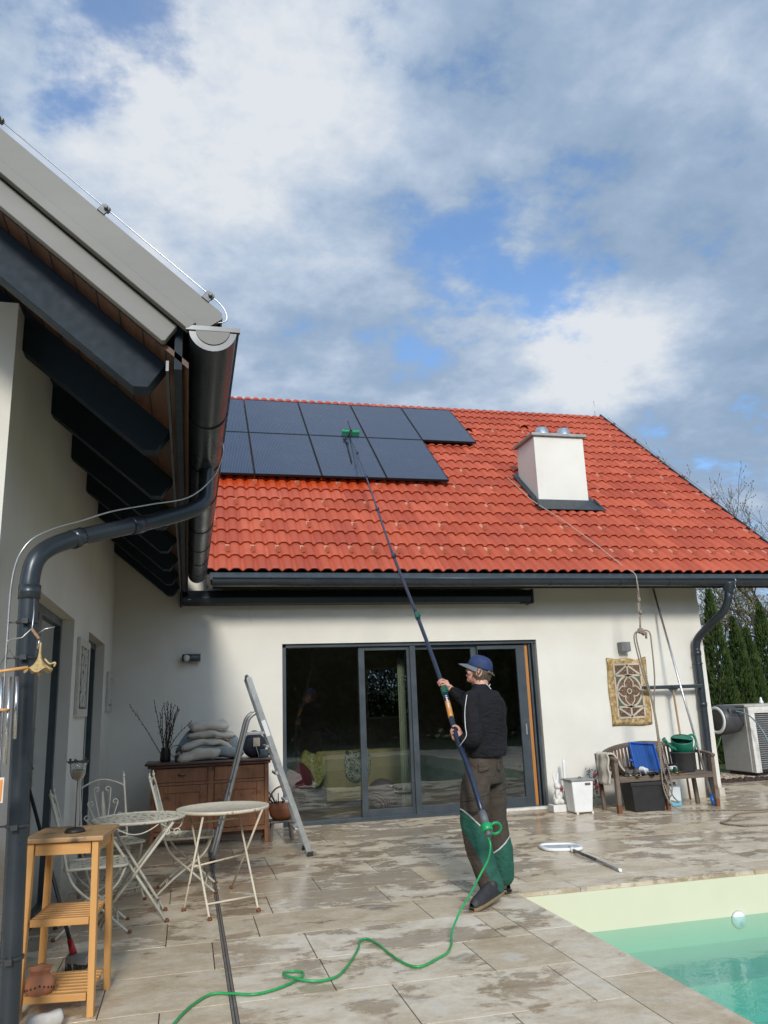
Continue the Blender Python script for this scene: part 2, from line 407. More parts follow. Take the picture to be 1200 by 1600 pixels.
# coping
for (a, b) in ((PX0 - CO, 3.14), (3.14, 4.79), (4.79, 5.9), (5.9, PX1 + CO)): slab(m, a, b, PY1, PY1 + CO)
for i in range(9): y = PY1 - i * 1.0; slab(m, PX0 - CO, PX0, max(y - 1.0, PY0), y); slab(m, PX1, PX1 + CO, max(y - 1.0, PY0), y)
for i in range(5): slab(m, PX0 - CO + i * 1.1, min(PX0 - CO + (i + 1) * 1.1, PX1 + CO), PY0 - CO, PY0)
o = m.build('paving', SLAB, bevel=.0012); tag(o, kind='structure')
# grout bed below with the pool cut out
m = M()
for (x0, x1, y0, y1) in ((-6, PX0 - .02, -5, 12.6), (PX1 + .02, 12.4, -5, 12.6), (PX0 - .02, PX1 + .02, PY1 + .02, 12.6), (PX0 - .02, PX1 + .02, -5, PY0 - .02)):
    m.box(x0, x1, y0, y1, -.2, -.006)
tag(m.build('paving_bed', GROUT), kind='structure')
# lawn / earth all round, one big sheet with a hole for the pool area
m = M()
GRASS = simple('lawn', (.045, .075, .018), .95, 0, .45, 3, .6, 40, .03, col2=(.09, .12, .03))
Bq = 900
m.add([(-Bq, -Bq, -.10), (Bq, -Bq, -.10), (Bq, -4.9, -.10), (-Bq, -4.9, -.10), (Bq, 12.5, -.10), (-Bq, 12.5, -.10), (Bq, Bq, -.10), (-Bq, Bq, -.10), (-5.9, -4.9, -.10), (-5.9, 12.5, -.10), (12.3, -4.9, -.10), (12.3, 12.5, -.10)],
      [(0, 1, 2, 10, 8, 3), (5, 9, 11, 4, 6, 7), (3, 8, 9, 5), (10, 2, 4, 11)])
tag(m.build('lawn', GRASS, fix=False), kind='structure')
# pool
def liner():
    t = NT('pool_liner'); f = t.noise(2, 4, .5)
    t.set(col=t.ramp(f, [(.3, (.66, .635, .455)), (.7, (.70, .675, .495))]), rough=.45); return t.m
LINER = liner()
m = M(); W = -.335; DP = -1.45
m.box(PX0 - .03, PX0 + .01, PY0, PY1 + .03, DP, -.031); m.box(PX1 - .01, PX1 + .03, PY0, PY1 + .03, DP, -.031)
m.box(PX0 - .03, PX1 + .03, PY1 - .01, PY1 + .035, DP, -.031); m.box(PX0 - .03, PX1 + .03, PY0 - .03, PY0 + .01, DP, -.031)
m.box(PX0 - .03, PX1 + .03, PY0 - .03, PY1 + .03, DP - .05, DP)
# entry steps under the water at the far end
m.box(PX0 + .011, PX1 - .011, PY1 - .85, PY1 - .011, DP + .001, -.52)
m.box(PX0 + .011, PX1 - .011, PY1 - 1.35, PY1 - .851, DP + .002, -.80)
m.box(PX0 + .011, PX1 - .011, PY1 - 1.80, PY1 - 1.351, DP + .003, -1.08)
tag(m.build('pool_basin', LINER), kind='structure')
def water():
    t = NT('pool_water'); t.t.nodes.remove(t.b)
    fr = t.n('ShaderNodeFresnel'); fr.inputs[0].default_value = 1.33
    tr = t.n('ShaderNodeBsdfRefraction'); tr.inputs['IOR'].default_value = 1.0 + .12; tr.inputs['Color'].default_value = (1, 1, 1, 1); tr.inputs['Roughness'].default_value = 0.
    tr2 = t.n('ShaderNodeBsdfTransparent'); tr2.inputs[0].default_value = (.62, .83, .80, 1)
    gl = t.n('ShaderNodeBsdfGlossy'); gl.inputs['Roughness'].default_value = .02
    geo = t.n('ShaderNodeNewGeometry')
    sy = t.n('ShaderNodeSeparateXYZ'); t.l(t.tc.outputs['Object'], sy.inputs[0])
    wav = t.math('ADD', t.math('MULTIPLY', t.noise(3.2, 3, .55, (1, 1, 1), dist=1.2), 1.0), t.math('MULTIPLY', t.noise(12, 2, .5, dist=.6), .25))
    amp = t.rng(sy.outputs[1], 2.5, 5.4, .55, .05)      # the jet stirs the water nearer the camera
    vd = t.n('ShaderNodeVectorMath', operation='DISTANCE'); t.l(t.tc.outputs['Object'], vd.inputs[0]); vd.inputs[1].default_value = (4.56, 6.2, W)
    ring = t.math('MULTIPLY', t.math('SINE', t.math('MULTIPLY', vd.outputs['Value'], 52.)), t.rng(vd.outputs['Value'], .05, .38, .35, 0))
    b = t.n('ShaderNodeBump'); t.l(t.math('ADD', t.math('MULTIPLY', wav, amp), t.math('MULTIPLY', ring, .12)), b.inputs['Height']); b.inputs['Distance'].default_value = .06; b.inputs['Strength'].default_value = .7
    for n in (gl, fr, tr): t.l(b.outputs[0], n.inputs['Normal'])
    ms0 = t.n('ShaderNodeMixShader'); ms0.inputs[0].default_value = .55; t.l(tr2.outputs[0], ms0.inputs[1]); t.l(tr.outputs[0], ms0.inputs[2])
    ms = t.n('ShaderNodeMixShader'); t.l(t.math('MULTIPLY', fr.outputs[0], t.math('SUBTRACT', 1, geo.outputs['Backfacing'])), ms.inputs[0]); t.l(tr2.outputs[0], ms.inputs[1]); t.l(gl.outputs[0], ms.inputs[2])
    t.l(ms.outputs[0], t.out.inputs[0])
    va = t.n('ShaderNodeVolumeAbsorption'); va.inputs[0].default_value = (.0, .76, .90, 1); va.inputs[1].default_value = .60
    t.l(va.outputs[0], t.out.inputs['Volume'])
    return t.m
m = M(); m.box(PX0 + .005, PX1 - .005, PY0 + .005, PY1 - .005, DP - .02, W)
tag(m.build('pool_water', water()), kind='structure')
# inlet jet rose on the far pool wall
inl = thing('pool_light', 'white round plastic plate on the far pool wall half out of the water', 'pool fitting', (4.56, 6.46, W))
M().lathe([(.001, .035), (.04, .035), (.062, .022), (.072, .0)], (4.56, 6.46, W - .03), (0, -1, 0), 28).build('cover_plate', WHITEP, inl)
M().lathe([(.010, .038), (.018, .037), (.02, .03)], (4.56, 6.46, W - .055), (0, -1, 0), 20).build('lens', simple('lens_grey', (.5, .55, .55), .2), inl)
# linear drain
m = M(); m.box(.251, .262, -4, 10.9, -.05, -.001); m.box(.268, .279, -4, 10.9, -.05, -.001); m.box(.2621, .2679, -4, 10.9, -.05, -.012)
for i in range(0): pass
tag(m.build('drain_channel', simple('drain_steel', (.22, .205, .185), .4, .4)), 'narrow steel slot drain running across the terrace towards the ladder', 'drain')
# gravel strip and edging at the right
GRV = NT('gravel_bed_mat'); GRV.set(col=GRV.ramp(GRV.noise(30, 3), [(.3, (.16, .13, .10)), (.7, (.42, .37, .30))]), rough=.9)
tag(M().box(7.9, 12.3, 12.72, 13.75, -.12, .035).build('gravel_bed', GRV.m), kind='structure')
m = M(); rg = random.Random(3)
PEB = [simple('pebble_a', (.36, .28, .19), .8), simple('pebble_b', (.22, .15, .10), .8), simple('pebble_c', (.46, .40, .31), .8)]
for i in range(2600):
    x = rg.uniform(8.7, 10.9); y = rg.uniform(12.74, 13.7); r = rg.uniform(.014, .032)
    m.sph((x, y, .035 + r * .4), (r * rg.uniform(.8, 1.3), r, r * .7), 6, 4, rg.randrange(3))
tag(m.build('gravel', PEB), 'pale round gravel beside the heat pump', 'gravel', kind='stuff')
m = M()
for i in range(40): m.sph((8.0 + i * .11, 12.64 + rg.uniform(-.02, .02), .0), (.075, .055, rg.uniform(.06, .085)), 8, 6)
tag(m.build('bed_edging', simple('dark_edging', (.035, .018, .015), .8, 0, .4)), 'dark rough bark edging in front of the gravel', 'edging')

# ------------------------------------------------------------------ the house
house = thing('house', 'white rendered house with red tiled roof, grey eaves and sliding terrace doors', 'house', (3.4, 11.1, 0))
XR, XL, YF = 7.84, -.98, 11.1
m = M()     # terrace facade with the opening for the sliding door
D0, D1, DZ = 1.245, 5.02, 2.375
m.prism([(XL - .3, YF, 0), (D0, YF, 0), (D0, YF, 3.5), (-.66, YF, 3.5), (XL, YF, 3.79), (XL - .3, YF, 3.79)], (0, .32, 0))
m.box(D0, D1, YF, YF + .32, DZ, 3.5); m.box(D1, XR - .32, YF, YF + .32, 0, 3.5)
m.build('facade_wall', PLASTER, house)
M().prism([(XR, YF, 0), (XR, YF, 3.55), (XR, 15.4, 7.2), (XR, 18, 5.0), (XR, 18, 0)], (-.32, 0, 0)).build('gable_wall', PLASTER, house)
m = M()     # wing wall with two openings
WO = [(5.2, 7.42, 2.33), (8.5, 10.1, 2.33)]; y = 4.45
for a, b, z in WO:
    m.box(XL - .32, XL, y, a, 0, 3.79); m.box(XL - .32, XL, a, b, z, 3.79); y = b
m.box(XL - .32, XL, y, YF, 0, 3.79); m.build('wing_wall', PLASTER, house)
M().box(-5, XL - .32, 4.45, 4.75, 0, 3.9).build('wing_gable_wall', PLASTER, house)
# small stepped plinth at the corner
M().box(XR - .06, XR + .03, YF - .025, YF + .3, 0, .12).build('corner_plinth', simple('plinth_stone', (.5, .46, .38), .8), house)

# main roof
def rp(u, v, n=0.): return Vector((u, 10.47 + v * C40 - n * S40, 3.25 + v * S40 + n * C40))
roof = M(); roof.uv = []
PW = .172; CP = .3705; NC = 20; XE = 9.33
def prof(t):
    t = t % 1.0; return .044 * (.5 + .5 * math.cos(2 * math.pi * t - .75 * math.sin(2 * math.pi * t))) ** 1.1
rt = random.Random(11)
for k in range(NC):
    v0 = k * CP; v1 = min(v0 + CP + .02, 7.27); xs = max(-6.2, .17 - (v0 + .12) * C40); n = int((XE - xs) / (PW / 8)); o = len(roof.v)
    i0 = int(xs / (PW / 8)); ns = int(XE / (PW / 8)) - i0 + 1
    for i in range(ns):
        x = (i0 + i) * PW / 8; h = prof(x / PW - .35); tl = math.floor(x / (2 * PW))
        j = ((math.sin(tl * 12.9 + k * 78.2) * 43758.5) % 1 - .5) * .006
        roof.v += [rp(x, v0 + j + .05, .002 + h * .9), rp(x, v0 + j, .036 + h), rp(x, v0 + j, .048 + h), rp(x, v0 + j + .010, .054 + h), rp(x, v1, .018 + h)]
        roof.uv += [(x, k + .3)] * 5
    for i in range(ns - 1):
        for q in range(4):
            a = o + i * 5 + q; roof.f.append((a, a + 5, a + 6, a + 1)); roof.mi.append(0); roof.sm.append(q == 3)
roof_o = roof.build('roof', TILE, house, fix=False)
m = M(); 
m.prism([(.2, 10.47, 3.20), (.2, 10.47, 3.05), (.2, 16.04, 3.05 + 5.57 * T40), (.2, 16.04, 3.20 + 5.57 * T40)], (XE - .23, 0, 0))
m.prism([(-6, 11.45, 4.02), (-6, 11.45, 3.9), (-6, 16.04, 3.05 + 5.57 * T40), (-6, 16.04, 3.20 + 5.57 * T40)], (6.2, 0, 0))
m.build('roof_deck', simple('roof_deck_timber', (.05, .04, .032), .8), roof_o)
M().prism([(-6, 16.06, 7.86), (-6, 16.06, 7.7), (-6, 21.2, 3.4), (-6, 21.2, 3.56)], (15.3, 0, 0)).build('rear_slope', TILE, roof_o).data.uv_layers.new(name='UVMap')
# ridge caps
m = M()
x = -2.0
while x < 9.25:
    m.lathe([(.10, 0), (.135, .02), (.118, .40), (.0, .40)], (x, 16.03, 7.80), (1, 0, 0), 16); x += .39
m.uv = [(p.x, 19.3) for p in m.v]
m.build('ridge_caps', TILE, roof_o)
# verge board on the right
M().prism([rp(XE + .0, -.02, .09), rp(XE, 7.3, .09), rp(XE, 7.3, -.12), rp(XE, -.02, -.12)], (.03, 0, 0)).build('verge_board', ANTH, roof_o)
# snow guards
GU = simple('snow_guard_clay', (.54, .20, .12), .4, 0, .1)
def guard_mesh():
    m = M()
    def q(x, v, n): return Vector((x, v * C40 - n * S40, v * S40 + n * C40))
    m.obox(q(0, .01, .016), (Vector((1, 0, 0)), q(0, 1, 0), q(0, 0, 1)), (.026, .095, .005))
    pr = [q(-.004, -.085, .02), q(-.004, -.01, .02), q(-.004, -.085, .10)]
    m.prism(pr, (.008, 0, 0))
    m.obox(q(0, -.086, .060), (Vector((1, 0, 0)), q(0, 1, 0), q(0, 0, 1)), (.030, .004, .044))
    return m
gm = None; cnt = 0
rows = [(0, .57, .474, .343, .1), (1, 1.33, .305, .686, .1), (2, 2.07, .637, .686, .3), (3, 2.81, .978, .686, .4), (4, 3.55, 4.76, .686, 4.5), (5, 4.29, 5.06, .686, 4.7), (6, 5.03, 5.77, .686, 5.6), (7, 5.77, 6.13, .686, 5.6), (8, 3.40, 9, 1, 9.9)]
for k, v, x0, dx, xmin in rows:
    x = x0
    while x < 9.25:
        skip = x < xmin or (2.0 < v < 5.4 and 5.35 < x < 6.85)
        if not skip and cnt < 100:
            if gm is None:
                g = guard_mesh().build('snow_guard', GU, roof_o); gm = g.data
            else:
                g = bpy.data.objects.new('snow_guard', gm); COL.objects.link(g); g.parent = roof_o
            g.location = rp(x, v, .05); cnt += 1
        x += dx
# vent tiles
for (u, v) in ((4.95, 6.05), (6.95, 6.10), (5.55, 5.72)):
    m = M()
    def hood(a, b, u=u, v=v):
        ang = math.pi * a; r = .10 * (1 - b * .55); return rp(u + math.cos(ang) * r, v + b * .26, .05 + math.sin(ang) * r * (1 - b * .5))
    m.sheet(hood, 10, 4); m.uv = [(u, 17.3)] * len(m.v); m.build('vent_tile', TILE, roof_o, solid=.008)
# chimney
chim = M().box(5.78, 6.72, 12.20, 12.96, 4.55, 5.99); chim.box(5.70, 6.78, 12.19, 13.04, 5.98, 6.02) if False else None
CH = chim.build('chimney', PLASTER, house, bevel=.006)
M().box(5.73, 6.77, 12.15, 13.01, 5.992, 6.048).build('cap', simple('cap_sheet', (.30, .29, .27), .5, .3), CH, bevel=.008)
for x in (6.02, 6.44): M().lathe([(.135, 0), (.14, .02), (.13, .04), (.10, .14), (.085, .155), (.05, .155)], (x, 12.36, 6.05), n=24).build('flue_cowl', simple('bright_steel', (.6, .6, .6), .25, .9), CH)
FL = simple('lead_flashing', (.035, .042, .048), .4, .2, .3)
m = M(); v0 = (12.25 - 10.47) / C40
m.prism([rp(5.66, v0 - .36, .105), rp(6.88, v0 - .36, .105), rp(6.84, v0 - .0, .115), rp(5.66, v0 - .0, .115)], rp(0, 0, .012) - rp(0, 0, 0))
for xa in (5.735, 6.765): m.obox(rp(xa, v0 + .40, .075), ((1, 0, 0), (0, C40, S40), (0, -S40, C40)), (.05, .60, .03))
m.obox(rp(6.25, v0 + 1.02, .08), ((1, 0, 0), (0, C40, S40), (0, -S40, C40)), (.56, .08, .03))
m.tube([rp(5.70, v0 - .02, .16), rp(5.66, v0 - .30, .11)], .018, 6); m.tube([rp(6.78, v0 - .02, .16), rp(6.84, v0 - .30, .11)], .018, 6)
m.build('flashing', FL, CH, bevel=.006)
# lightning rods
M().tube([(9.22, 16.03, 7.9), (9.22, 16.03, 8.35)], .006, 6).build('lightning_rod', ALU, roof_o)
m = M(); m.tube([rp(XE + .02, .3 + i * .35, .13) for i in range(20)], .006, 6)
for i in range(7): m.obox(rp(XE + .02, .6 + i * 1.0, .115), ((1, 0, 0), (0, C40, S40), (0, -S40, C40)), (.02, .03, .02))
m.tube([(-1 + i * .5, 16.03, 7.965 + .006 * (i % 2)) for i in range(21)], .005, 6)
m.build('lightning_cable', ALU, roof_o)

# gutters
def gutter(axis, p0, p1, r, seams, endcap):
    # half round gutter hanging between p0 and p1, bead on the outer rim
    m = M(); d = (Vector(p1) - Vector(p0)); L = d.length; d.normalize(); up = Vector((0, 0, 1)); side = axis
    side = Vector(side)
    def fn(a, b, rr=r): 
        t = math.pi * a; return Vector(p0) + d * L * b - side * rr * math.cos(t) - up * rr * math.sin(t)
    m.sheet(fn, 16, 1); m.sheet(lambda a, b: fn(a, b, r - .004), 16, 1)
    m.tube([Vector(p0) + side * r + up * .004, Vector(p1) + side * r + up * .004], .012, 8)
    g = m.build('gutter', ANTHG, house)
    for s in seams:
        q = M(); c = Vector(p0) + d * s
        pts = [c - side * (r + .004) * math.cos(math.pi * i / 14) - up * (r + .004) * math.sin(math.pi * i / 14) for i in range(15)]
        for i in range(14): q.bar(pts[i], pts[i + 1], .028, .006, (pts[i] - c))
        q.build('gutter_bracket', ANTHG, g)
    if endcap:
        for pe, sg in ((Vector(p0), -1), (Vector(p1), 1)):
            q = M(); q.prism([pe - side * r * math.cos(math.pi * i / 16) - up * r * math.sin(math.pi * i / 16) for i in range(17)], d * sg * .006)
            q.prism([pe - side * (r - .03) * math.cos(math.pi * i / 16) - up * (r - .03) * math.sin(math.pi * i / 16) for i in range(17)], d * sg * .012, 1)
            q.bar(pe - side * (r + .012) + d * sg * .003, pe + side * (r + .014) + d * sg * .003, .022, .022)
            q.build('end_cap', [ANTHG, ZINC], g)
    return g
MG = gutter((0, -1, 0), (.27, 10.385, 3.16), (XE + .05, 10.385, 3.16), .095, [1.24, 2.42, 3.55, 4.7, 5.8, 6.6, 8.4], False)
# front strip (drip edge) between tiles and gutter
M().prism([(.24, 10.45, 3.262), (.24, 10.36, 3.155), (.24, 10.366, 3.150), (.24, 10.46, 3.25)], (XE - .2, 0, 0)).build('drip_edge', ZINC if False else ANTH, house)
M().box(.2, XE, 10.49, 10.52, 3.09, 3.22).build('fascia_board', ANTH, house)
LG = gutter((1, 0, 0), (.075, 3.42, 3.20), (.075, 10.26, 3.20), .108, [1.05, 1.95, 2.9, 3.9, 4.8, 5.6, 6.3], True)

# wing roof: soffit boards, rafters, fascia, metal verge
SO = lambda x: 3.122 - T40 * (x + .132)              # underside height of the boards
m = M(); m.prism([(-.03, 3.5, SO(-.03)), (-4.2, 3.5, SO(-4.2)), (-4.2, 3.5, SO(-4.2) + .03), (-.03, 3.5, SO(-.03) + .03)], (0, 7.6, 0))
m.build('wing_soffit', SOFFIT, house)
m = M()
for ix in range(1, 24):
    x = -.03 - ix * .105; m.obox((x, 7.3, SO(x) - .0015), ((0, 1, 0), (C40, 0, -S40), (S40, 0, C40)), (3.8, .003, .002))
m.build('board_joints', BLACK, house)
m = M(); m.add([(.115, 3.455, 3.278), (.115, 10.48, 3.278), (-4.2, 14.8, 3.278 + 4.315 * T40), (-4.2, 3.455, 3.278 + 4.315 * T40)], [(0, 1, 2, 3)])
m.build('wing_roof', ZINC, house, solid=.012)
for i, y in enumerate((3.66, 4.62, 5.65, 6.67, 7.70, 8.72, 9.74, 10.72)):
    m = M(); th = .115; z2 = .004
    pl = [(-.132, y, SO(-.132) + z2), (-.215, y, 3.0), (-.285, y, 3.0)]
    xw = -1.25 if i > 1 else -4.0
    zb = lambda x: (3.0) - T40 * (x + .285)
    pl += [(xw, y, zb(xw)), (xw, y, SO(xw) + z2)]
    m.prism(pl, (0, th, 0)); m.build('rafter', BLUEBLK, house, bevel=.004)
M().box(-.095, -.06, 3.5, 10.6, 3.03, 3.30).build('eaves_fascia', BLUEBLK, house)
M().box(-.131, -.118, 3.5, 10.6, 3.02, 3.07).build('eaves_batten', ANTH, house)
# verge cladding, two tiers + drip
def vg(x0, z0, x1, z1, drop, y, th): return [(x0, y, z0), (x1, y, z1), (x1, y, z1 - drop), (x0, y, z0 - drop)]
dx = Vector((1, 0, -T40))
def band(xa, za_top, drop, y, th, xend, cutslope=True):
    z = lambda x: za_top - T40 * (x - xa)
    return [(-4.2, y, z(-4.2)), (xend, y, z(xend)), (xend - (.0 if not cutslope else .0), y, z(xend) - drop), (-4.2, y, z(-4.2) - drop)]
m = M()
zt = lambda x: 3.30 - T40 * (x - .10)
m.prism([(-4.2, 3.42, zt(-4.2)), (.115, 3.42, zt(.115)), (.115, 3.42, zt(.115) - .03), (.03, 3.42, 3.195), (.03, 3.42, zt(.03) - .165), (-4.2, 3.42, zt(-4.2) - .165)], (0, .03, 0))
m.build('verge_flashing', ZINC, house, bevel=.003)
m = M(); m.prism([(-4.2, 3.405, zt(-4.2) - .16), (.0, 3.405, zt(.0) - .16), (-.04, 3.405, zt(-.04) - .225), (-4.2, 3.405, zt(-4.2) - .225)], (0, .05, 0)); m.build('verge_flashing', ZINC, house, bevel=.003)
m = M(); m.prism([(-4.2, 3.452, zt(-4.2) - .232), (-.085, 3.452, zt(-.085) - .232), (-.135, 3.452, zt(-.135) - .35), (-.15, 3.452, zt(-.15) - .365), (-4.2, 3.452, zt(-4.2) - .365)], (0, .045, 0)); m.build('verge_board', ZINC, house, bevel=.004)
# lightning conductor along the verge with its clamps
up = Vector((S40, 0, C40)); dn = Vector((C40, 0, -S40))
lc = M(); P0 = Vector((.115, 3.43, zt(.115))) + up * .035
lc.tube([P0 - dn * 5.2, P0 - dn * .12] + spline([P0 - dn * .12, P0 - dn * .02 + up * -.005, P0 + dn * .035 - up * .05, P0 - dn * .03 - up * .13], 5)[1:], .0032, 8)
lc.build('lightning_cable', ALU, house)
for s in (.10, 1.0 - .28, 1.35, 2.1):
    c = P0 - dn * s; m = M(); m.obox(c - up * .018 + Vector((0, -.012, 0)), (dn, (0, 1, 0), up), (.020, .006, .019)); m.obox(c, (dn, (0, 1, 0), up), (.016, .016, .010)); m.lathe([(.010, 0), (.010, .010), (.007, .014)], c + Vector((0, -.022, -.01)), (0, -1, 0), 8)
    m.build('cable_clamp', simple('galvanised', (.14, .15, .15), .55, .4), house)

# downpipes
def downpipe(pts, r, rings, clamps, name='downpipe'):
    P = spline(pts, 8); o = M().tube(P, r, 18).build(name, ANTHG, house)
    for a, b in rings: M().tube([a, b], r + .006, 18).build('pipe_socket', ANTHG, o)
    for c in clamps:
        c = Vector(c); m = M(); m.lathe([(r + .001, -.007), (r + .006, -.007), (r + .006, .007), (r + .001, .007)], c, (0, 0, 1), 18); m.box(c.x - .015, c.x + .015, c.y - r - .035, c.y - r, c.z - .012, c.z + .012); m.box(c.x - r - .05, c.x - r, c.y - .004, c.y + .004, c.z - .004, c.z + .004)
        m.build('pipe_clamp', simple('clamp_steel', (.055, .06, .065), .35, .5), o)
    return o
PL = downpipe([(.087, 5.3, 3.13), (.085, 5.29, 3.0), (.072, 5.25, 2.865), (-.017, 5.15, 2.772), (-.25, 5.0, 2.66), (-.42, 4.825, 2.573), (-.594, 4.65, 2.487), (-.718, 4.5, 2.404), (-.787, 4.42, 2.319), (-.81, 4.4, 2.203), (-.808, 4.4, 2.054), (-.800, 4.4, 1.5), (-.785, 4.4, .8), (-.768, 4.4, 0)], .049,
    [((-.30, 4.955, 2.635), (-.36, 4.89, 2.603)), ((-.809, 4.4, 2.17), (-.808, 4.4, 2.10)), ((-.60, 4.645, 2.485), (-.645, 4.6, 2.457))], [(-.807, 4.4, 1.98), (-.803, 4.4, 1.80), (-.790, 4.4, 1.0), (-.775, 4.4, .42)])
# thin wire clipped along the downpipe from the gutter
w = M().tube(spline([(.175, 5.0, 3.22), (.185, 5.0, 3.12), (.13, 5.05, 2.98), (-.02, 5.02, 2.83), (-.25, 4.9, 2.745), (-.45, 4.70, 2.648), (-.594, 4.57, 2.56), (-.73, 4.43, 2.475), (-.83, 4.36, 2.38), (-.885, 4.36, 2.22), (-.892, 4.37, 1.9), (-.885, 4.37, 1.4), (-.86, 4.37, .5)], 8), .005, 6)
w.build('lightning_cable', ALU, house)
PR = downpipe([(7.90, 10.385, 3.07), (7.89, 10.39, 2.97), (7.87, 10.40, 2.86), (7.82, 10.5, 2.68), (7.72, 10.78, 2.48), (7.66, 10.96, 2.33), (7.645, 11.0, 2.2), (7.64, 11.0, 2.05), (7.625, 11.0, 1.0), (7.60, 11.0, .02)], .058,
    [((7.643, 11.0, 2.15), (7.642, 11.0, 2.08)), ((7.63, 11.0, 1.38), (7.629, 11.0, 1.31))], [(7.64, 11.0, 1.95), (7.61, 11.0, .6)])
M().lathe([(.060, -.16), (.065, -.10), (.12, .0), (.12, .02)], (7.90, 10.385, 3.10), n=20).build('gutter_outlet', ANTHG, house)

# sliding door wall
sd = thing('tmp', '', '') ; bpy.data.objects.remove(sd)
door = M(); YD = 11.14
door.box(D0, D0 + .055, YD, YD + .15, .03, DZ); door.box(D0, D1, YD, YD + .15, DZ - .05, DZ); door.box(D0, D1, YD + .001, YD + .149, .0, .04)
door.box(D1 - .105, D1 - .075, YD + .03, YD + .151, .03, DZ - .051); door.box(D1 - .06, D1 - .03, YD - .005, YD + .152, .03, DZ - .051)
DOOR = door.build('terrace_door', ANTH, house, bevel=.003)
# the far right panel stands ajar and shows its orange pine inner face
M().box(D1 - .158, D1 - .112, YD + .06, YD + .20, .04, DZ - .06).build('timber_jamb', wood('orange_pine', (.30, .12, .03), (.50, .22, .06), (1, 1, .1), 8, .4), DOOR)
def glass_mat():
    t = NT('window_glass'); t.t.nodes.remove(t.b)
    fr = t.n('ShaderNodeFresnel'); fr.inputs[0].default_value = 1.52
    tr = t.n('ShaderNodeBsdfTransparent'); tr.inputs[0].default_value = (.76, .80, .79, 1)
    gl = t.n('ShaderNodeBsdfGlossy'); gl.inputs['Roughness'].default_value = .006; gl.inputs[0].default_value = (.92, .96, .96, 1)
    f = t.math('MULTIPLY', fr.outputs[0], 2.6, clamp=True)
    b = t.n('ShaderNodeBump'); t.l(t.noise(1.6, 2, .4), b.inputs['Height']); b.inputs['Distance'].default_value = .004; b.inputs['Strength'].default_value = .35; t.l(b.outputs[0], gl.inputs['Normal'])
    ms = t.n('ShaderNodeMixShader'); t.l(f, ms.inputs[0]); t.l(tr.outputs[0], ms.inputs[1]); t.l(gl.outputs[0], ms.inputs[2]); t.l(ms.outputs[0], t.out.inputs[0]); return t.m
GLASS = glass_mat()
def sash(x0, x1, y, z0, z1, wl, wr, wt, wb, name='door_panel'):
    m = M(); m.box(x0, x0 + wl, y, y + .05, z0, z1); m.box(x1 - wr, x1, y, y + .05, z0, z1); m.box(x0 + wl, x1 - wr, y + .001, y + .049, z1 - wt, z1); m.box(x0 + wl, x1 - wr, y + .001, y + .049, z0, z0 + wb)
    f = m.build(name, ANTH, DOOR, bevel=.003)
    M().box(x0 + wl - .005, x1 - wr + .005, y + .02, y + .028, z0 + wb - .005, z1 - wt + .005).build('pane', GLASS, f); return f
M().box(D0 + .05, 2.36, YD + .10, YD + .108, .04, DZ - .05).build('pane', GLASS, DOOR)
sash(2.33, 3.11, YD + .045, .035, DZ - .055, .085, .075, .05, .10)
M().box(3.075, 3.155, YD + .0, YD + .043, .02, DZ - .055).build('stile', ANTH, DOOR, bevel=.003)
sash(3.11, 4.12, YD + .075, .035, DZ - .055, .045, .10, .05, .10)
s4 = sash(4.10, D1 - .175, YD + .018, .035, DZ - .075, .01, .135, .05, .135)
h = M(); h.box(4.775, 4.795, YD + .006, YD + .019, 1.02, 1.17); h.box(4.778, 4.792, YD - .0, YD + .008, 1.06, 1.13); h.build('handle', ALU, s4)
M().box(4.0, D1 + .02, YF - .05, YD + .0, .0, .035).build('door_sill', simple('pale_sill', (.6, .58, .53), .5), house, bevel=.004)
M().box(D0, 4.0, YF - .02, YD, .0, .028).build('door_threshold', ANTH, house)

# wing doors
for (a, b, z), st in zip(WO, (.62, .9)):
    f = M(); x = XL - .10
    f.box(x - .06, x, a, a + .07, 0, z); f.box(x - .06, x, b - .07, b, 0, z); f.box(x - .06, x, a + .07, b - .07, z - .07, z); f.box(x - .06, x, a + .07, b - .07, 0, .08)
    mid = (a + b) / 2; f.box(x - .05, x + .01, mid - .07, mid + .07, .081, z - .071)
    fo = f.build('wing_door', ANTH, house, bevel=.003)
    M().box(x - .035, x - .028, a + .06, b - .06, .07, z - .06).build('pane', GLASS, fo)

# dark room behind the terrace door
INW = simple('room_wall', (.50, .47, .42), .9); INF = simple('room_floor', (.22, .15, .10), .4, 0, .3)
m = M()
m.box(.3, 6.6, 15.9, 16.0, 0, .0 + 1.25); m.box(.3, 3.45, 15.9, 16.0, 1.25, 2.7); m.box(4.42, 6.6, 15.9, 16.0, 1.25, 2.7); m.box(3.45, 4.42, 15.9, 16.0, 2.25, 2.7)
m.box(.2, .3, 11.43, 16, 0, 2.7); m.box(6.6, 6.7, 11.43, 16, 0, 2.7)
m.build('room_walls', INW, house)
M().box(.3, 6.6, 11.43, 15.9, -.05, .01).build('room_floor', INF, house)
M().box(.3, 6.6, 11.43, 16.0, 2.7, 2.8).build('room_ceiling', INW, house)
m = M()
for a in (3.45, 4.38): m.box(a, a + .04, 15.91, 15.97, 1.25, 2.25)
m.box(3.49, 4.38, 15.911, 15.969, 1.25, 1.29); m.box(3.49, 4.38, 15.911, 15.969, 2.21, 2.25); m.build('rear_window', WHITEP, house)
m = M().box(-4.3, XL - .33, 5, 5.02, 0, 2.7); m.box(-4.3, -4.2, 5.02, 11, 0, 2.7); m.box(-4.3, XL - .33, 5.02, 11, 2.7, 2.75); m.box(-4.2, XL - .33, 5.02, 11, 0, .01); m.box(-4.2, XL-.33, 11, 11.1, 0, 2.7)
m.build('wing_room', DARKIN, house)
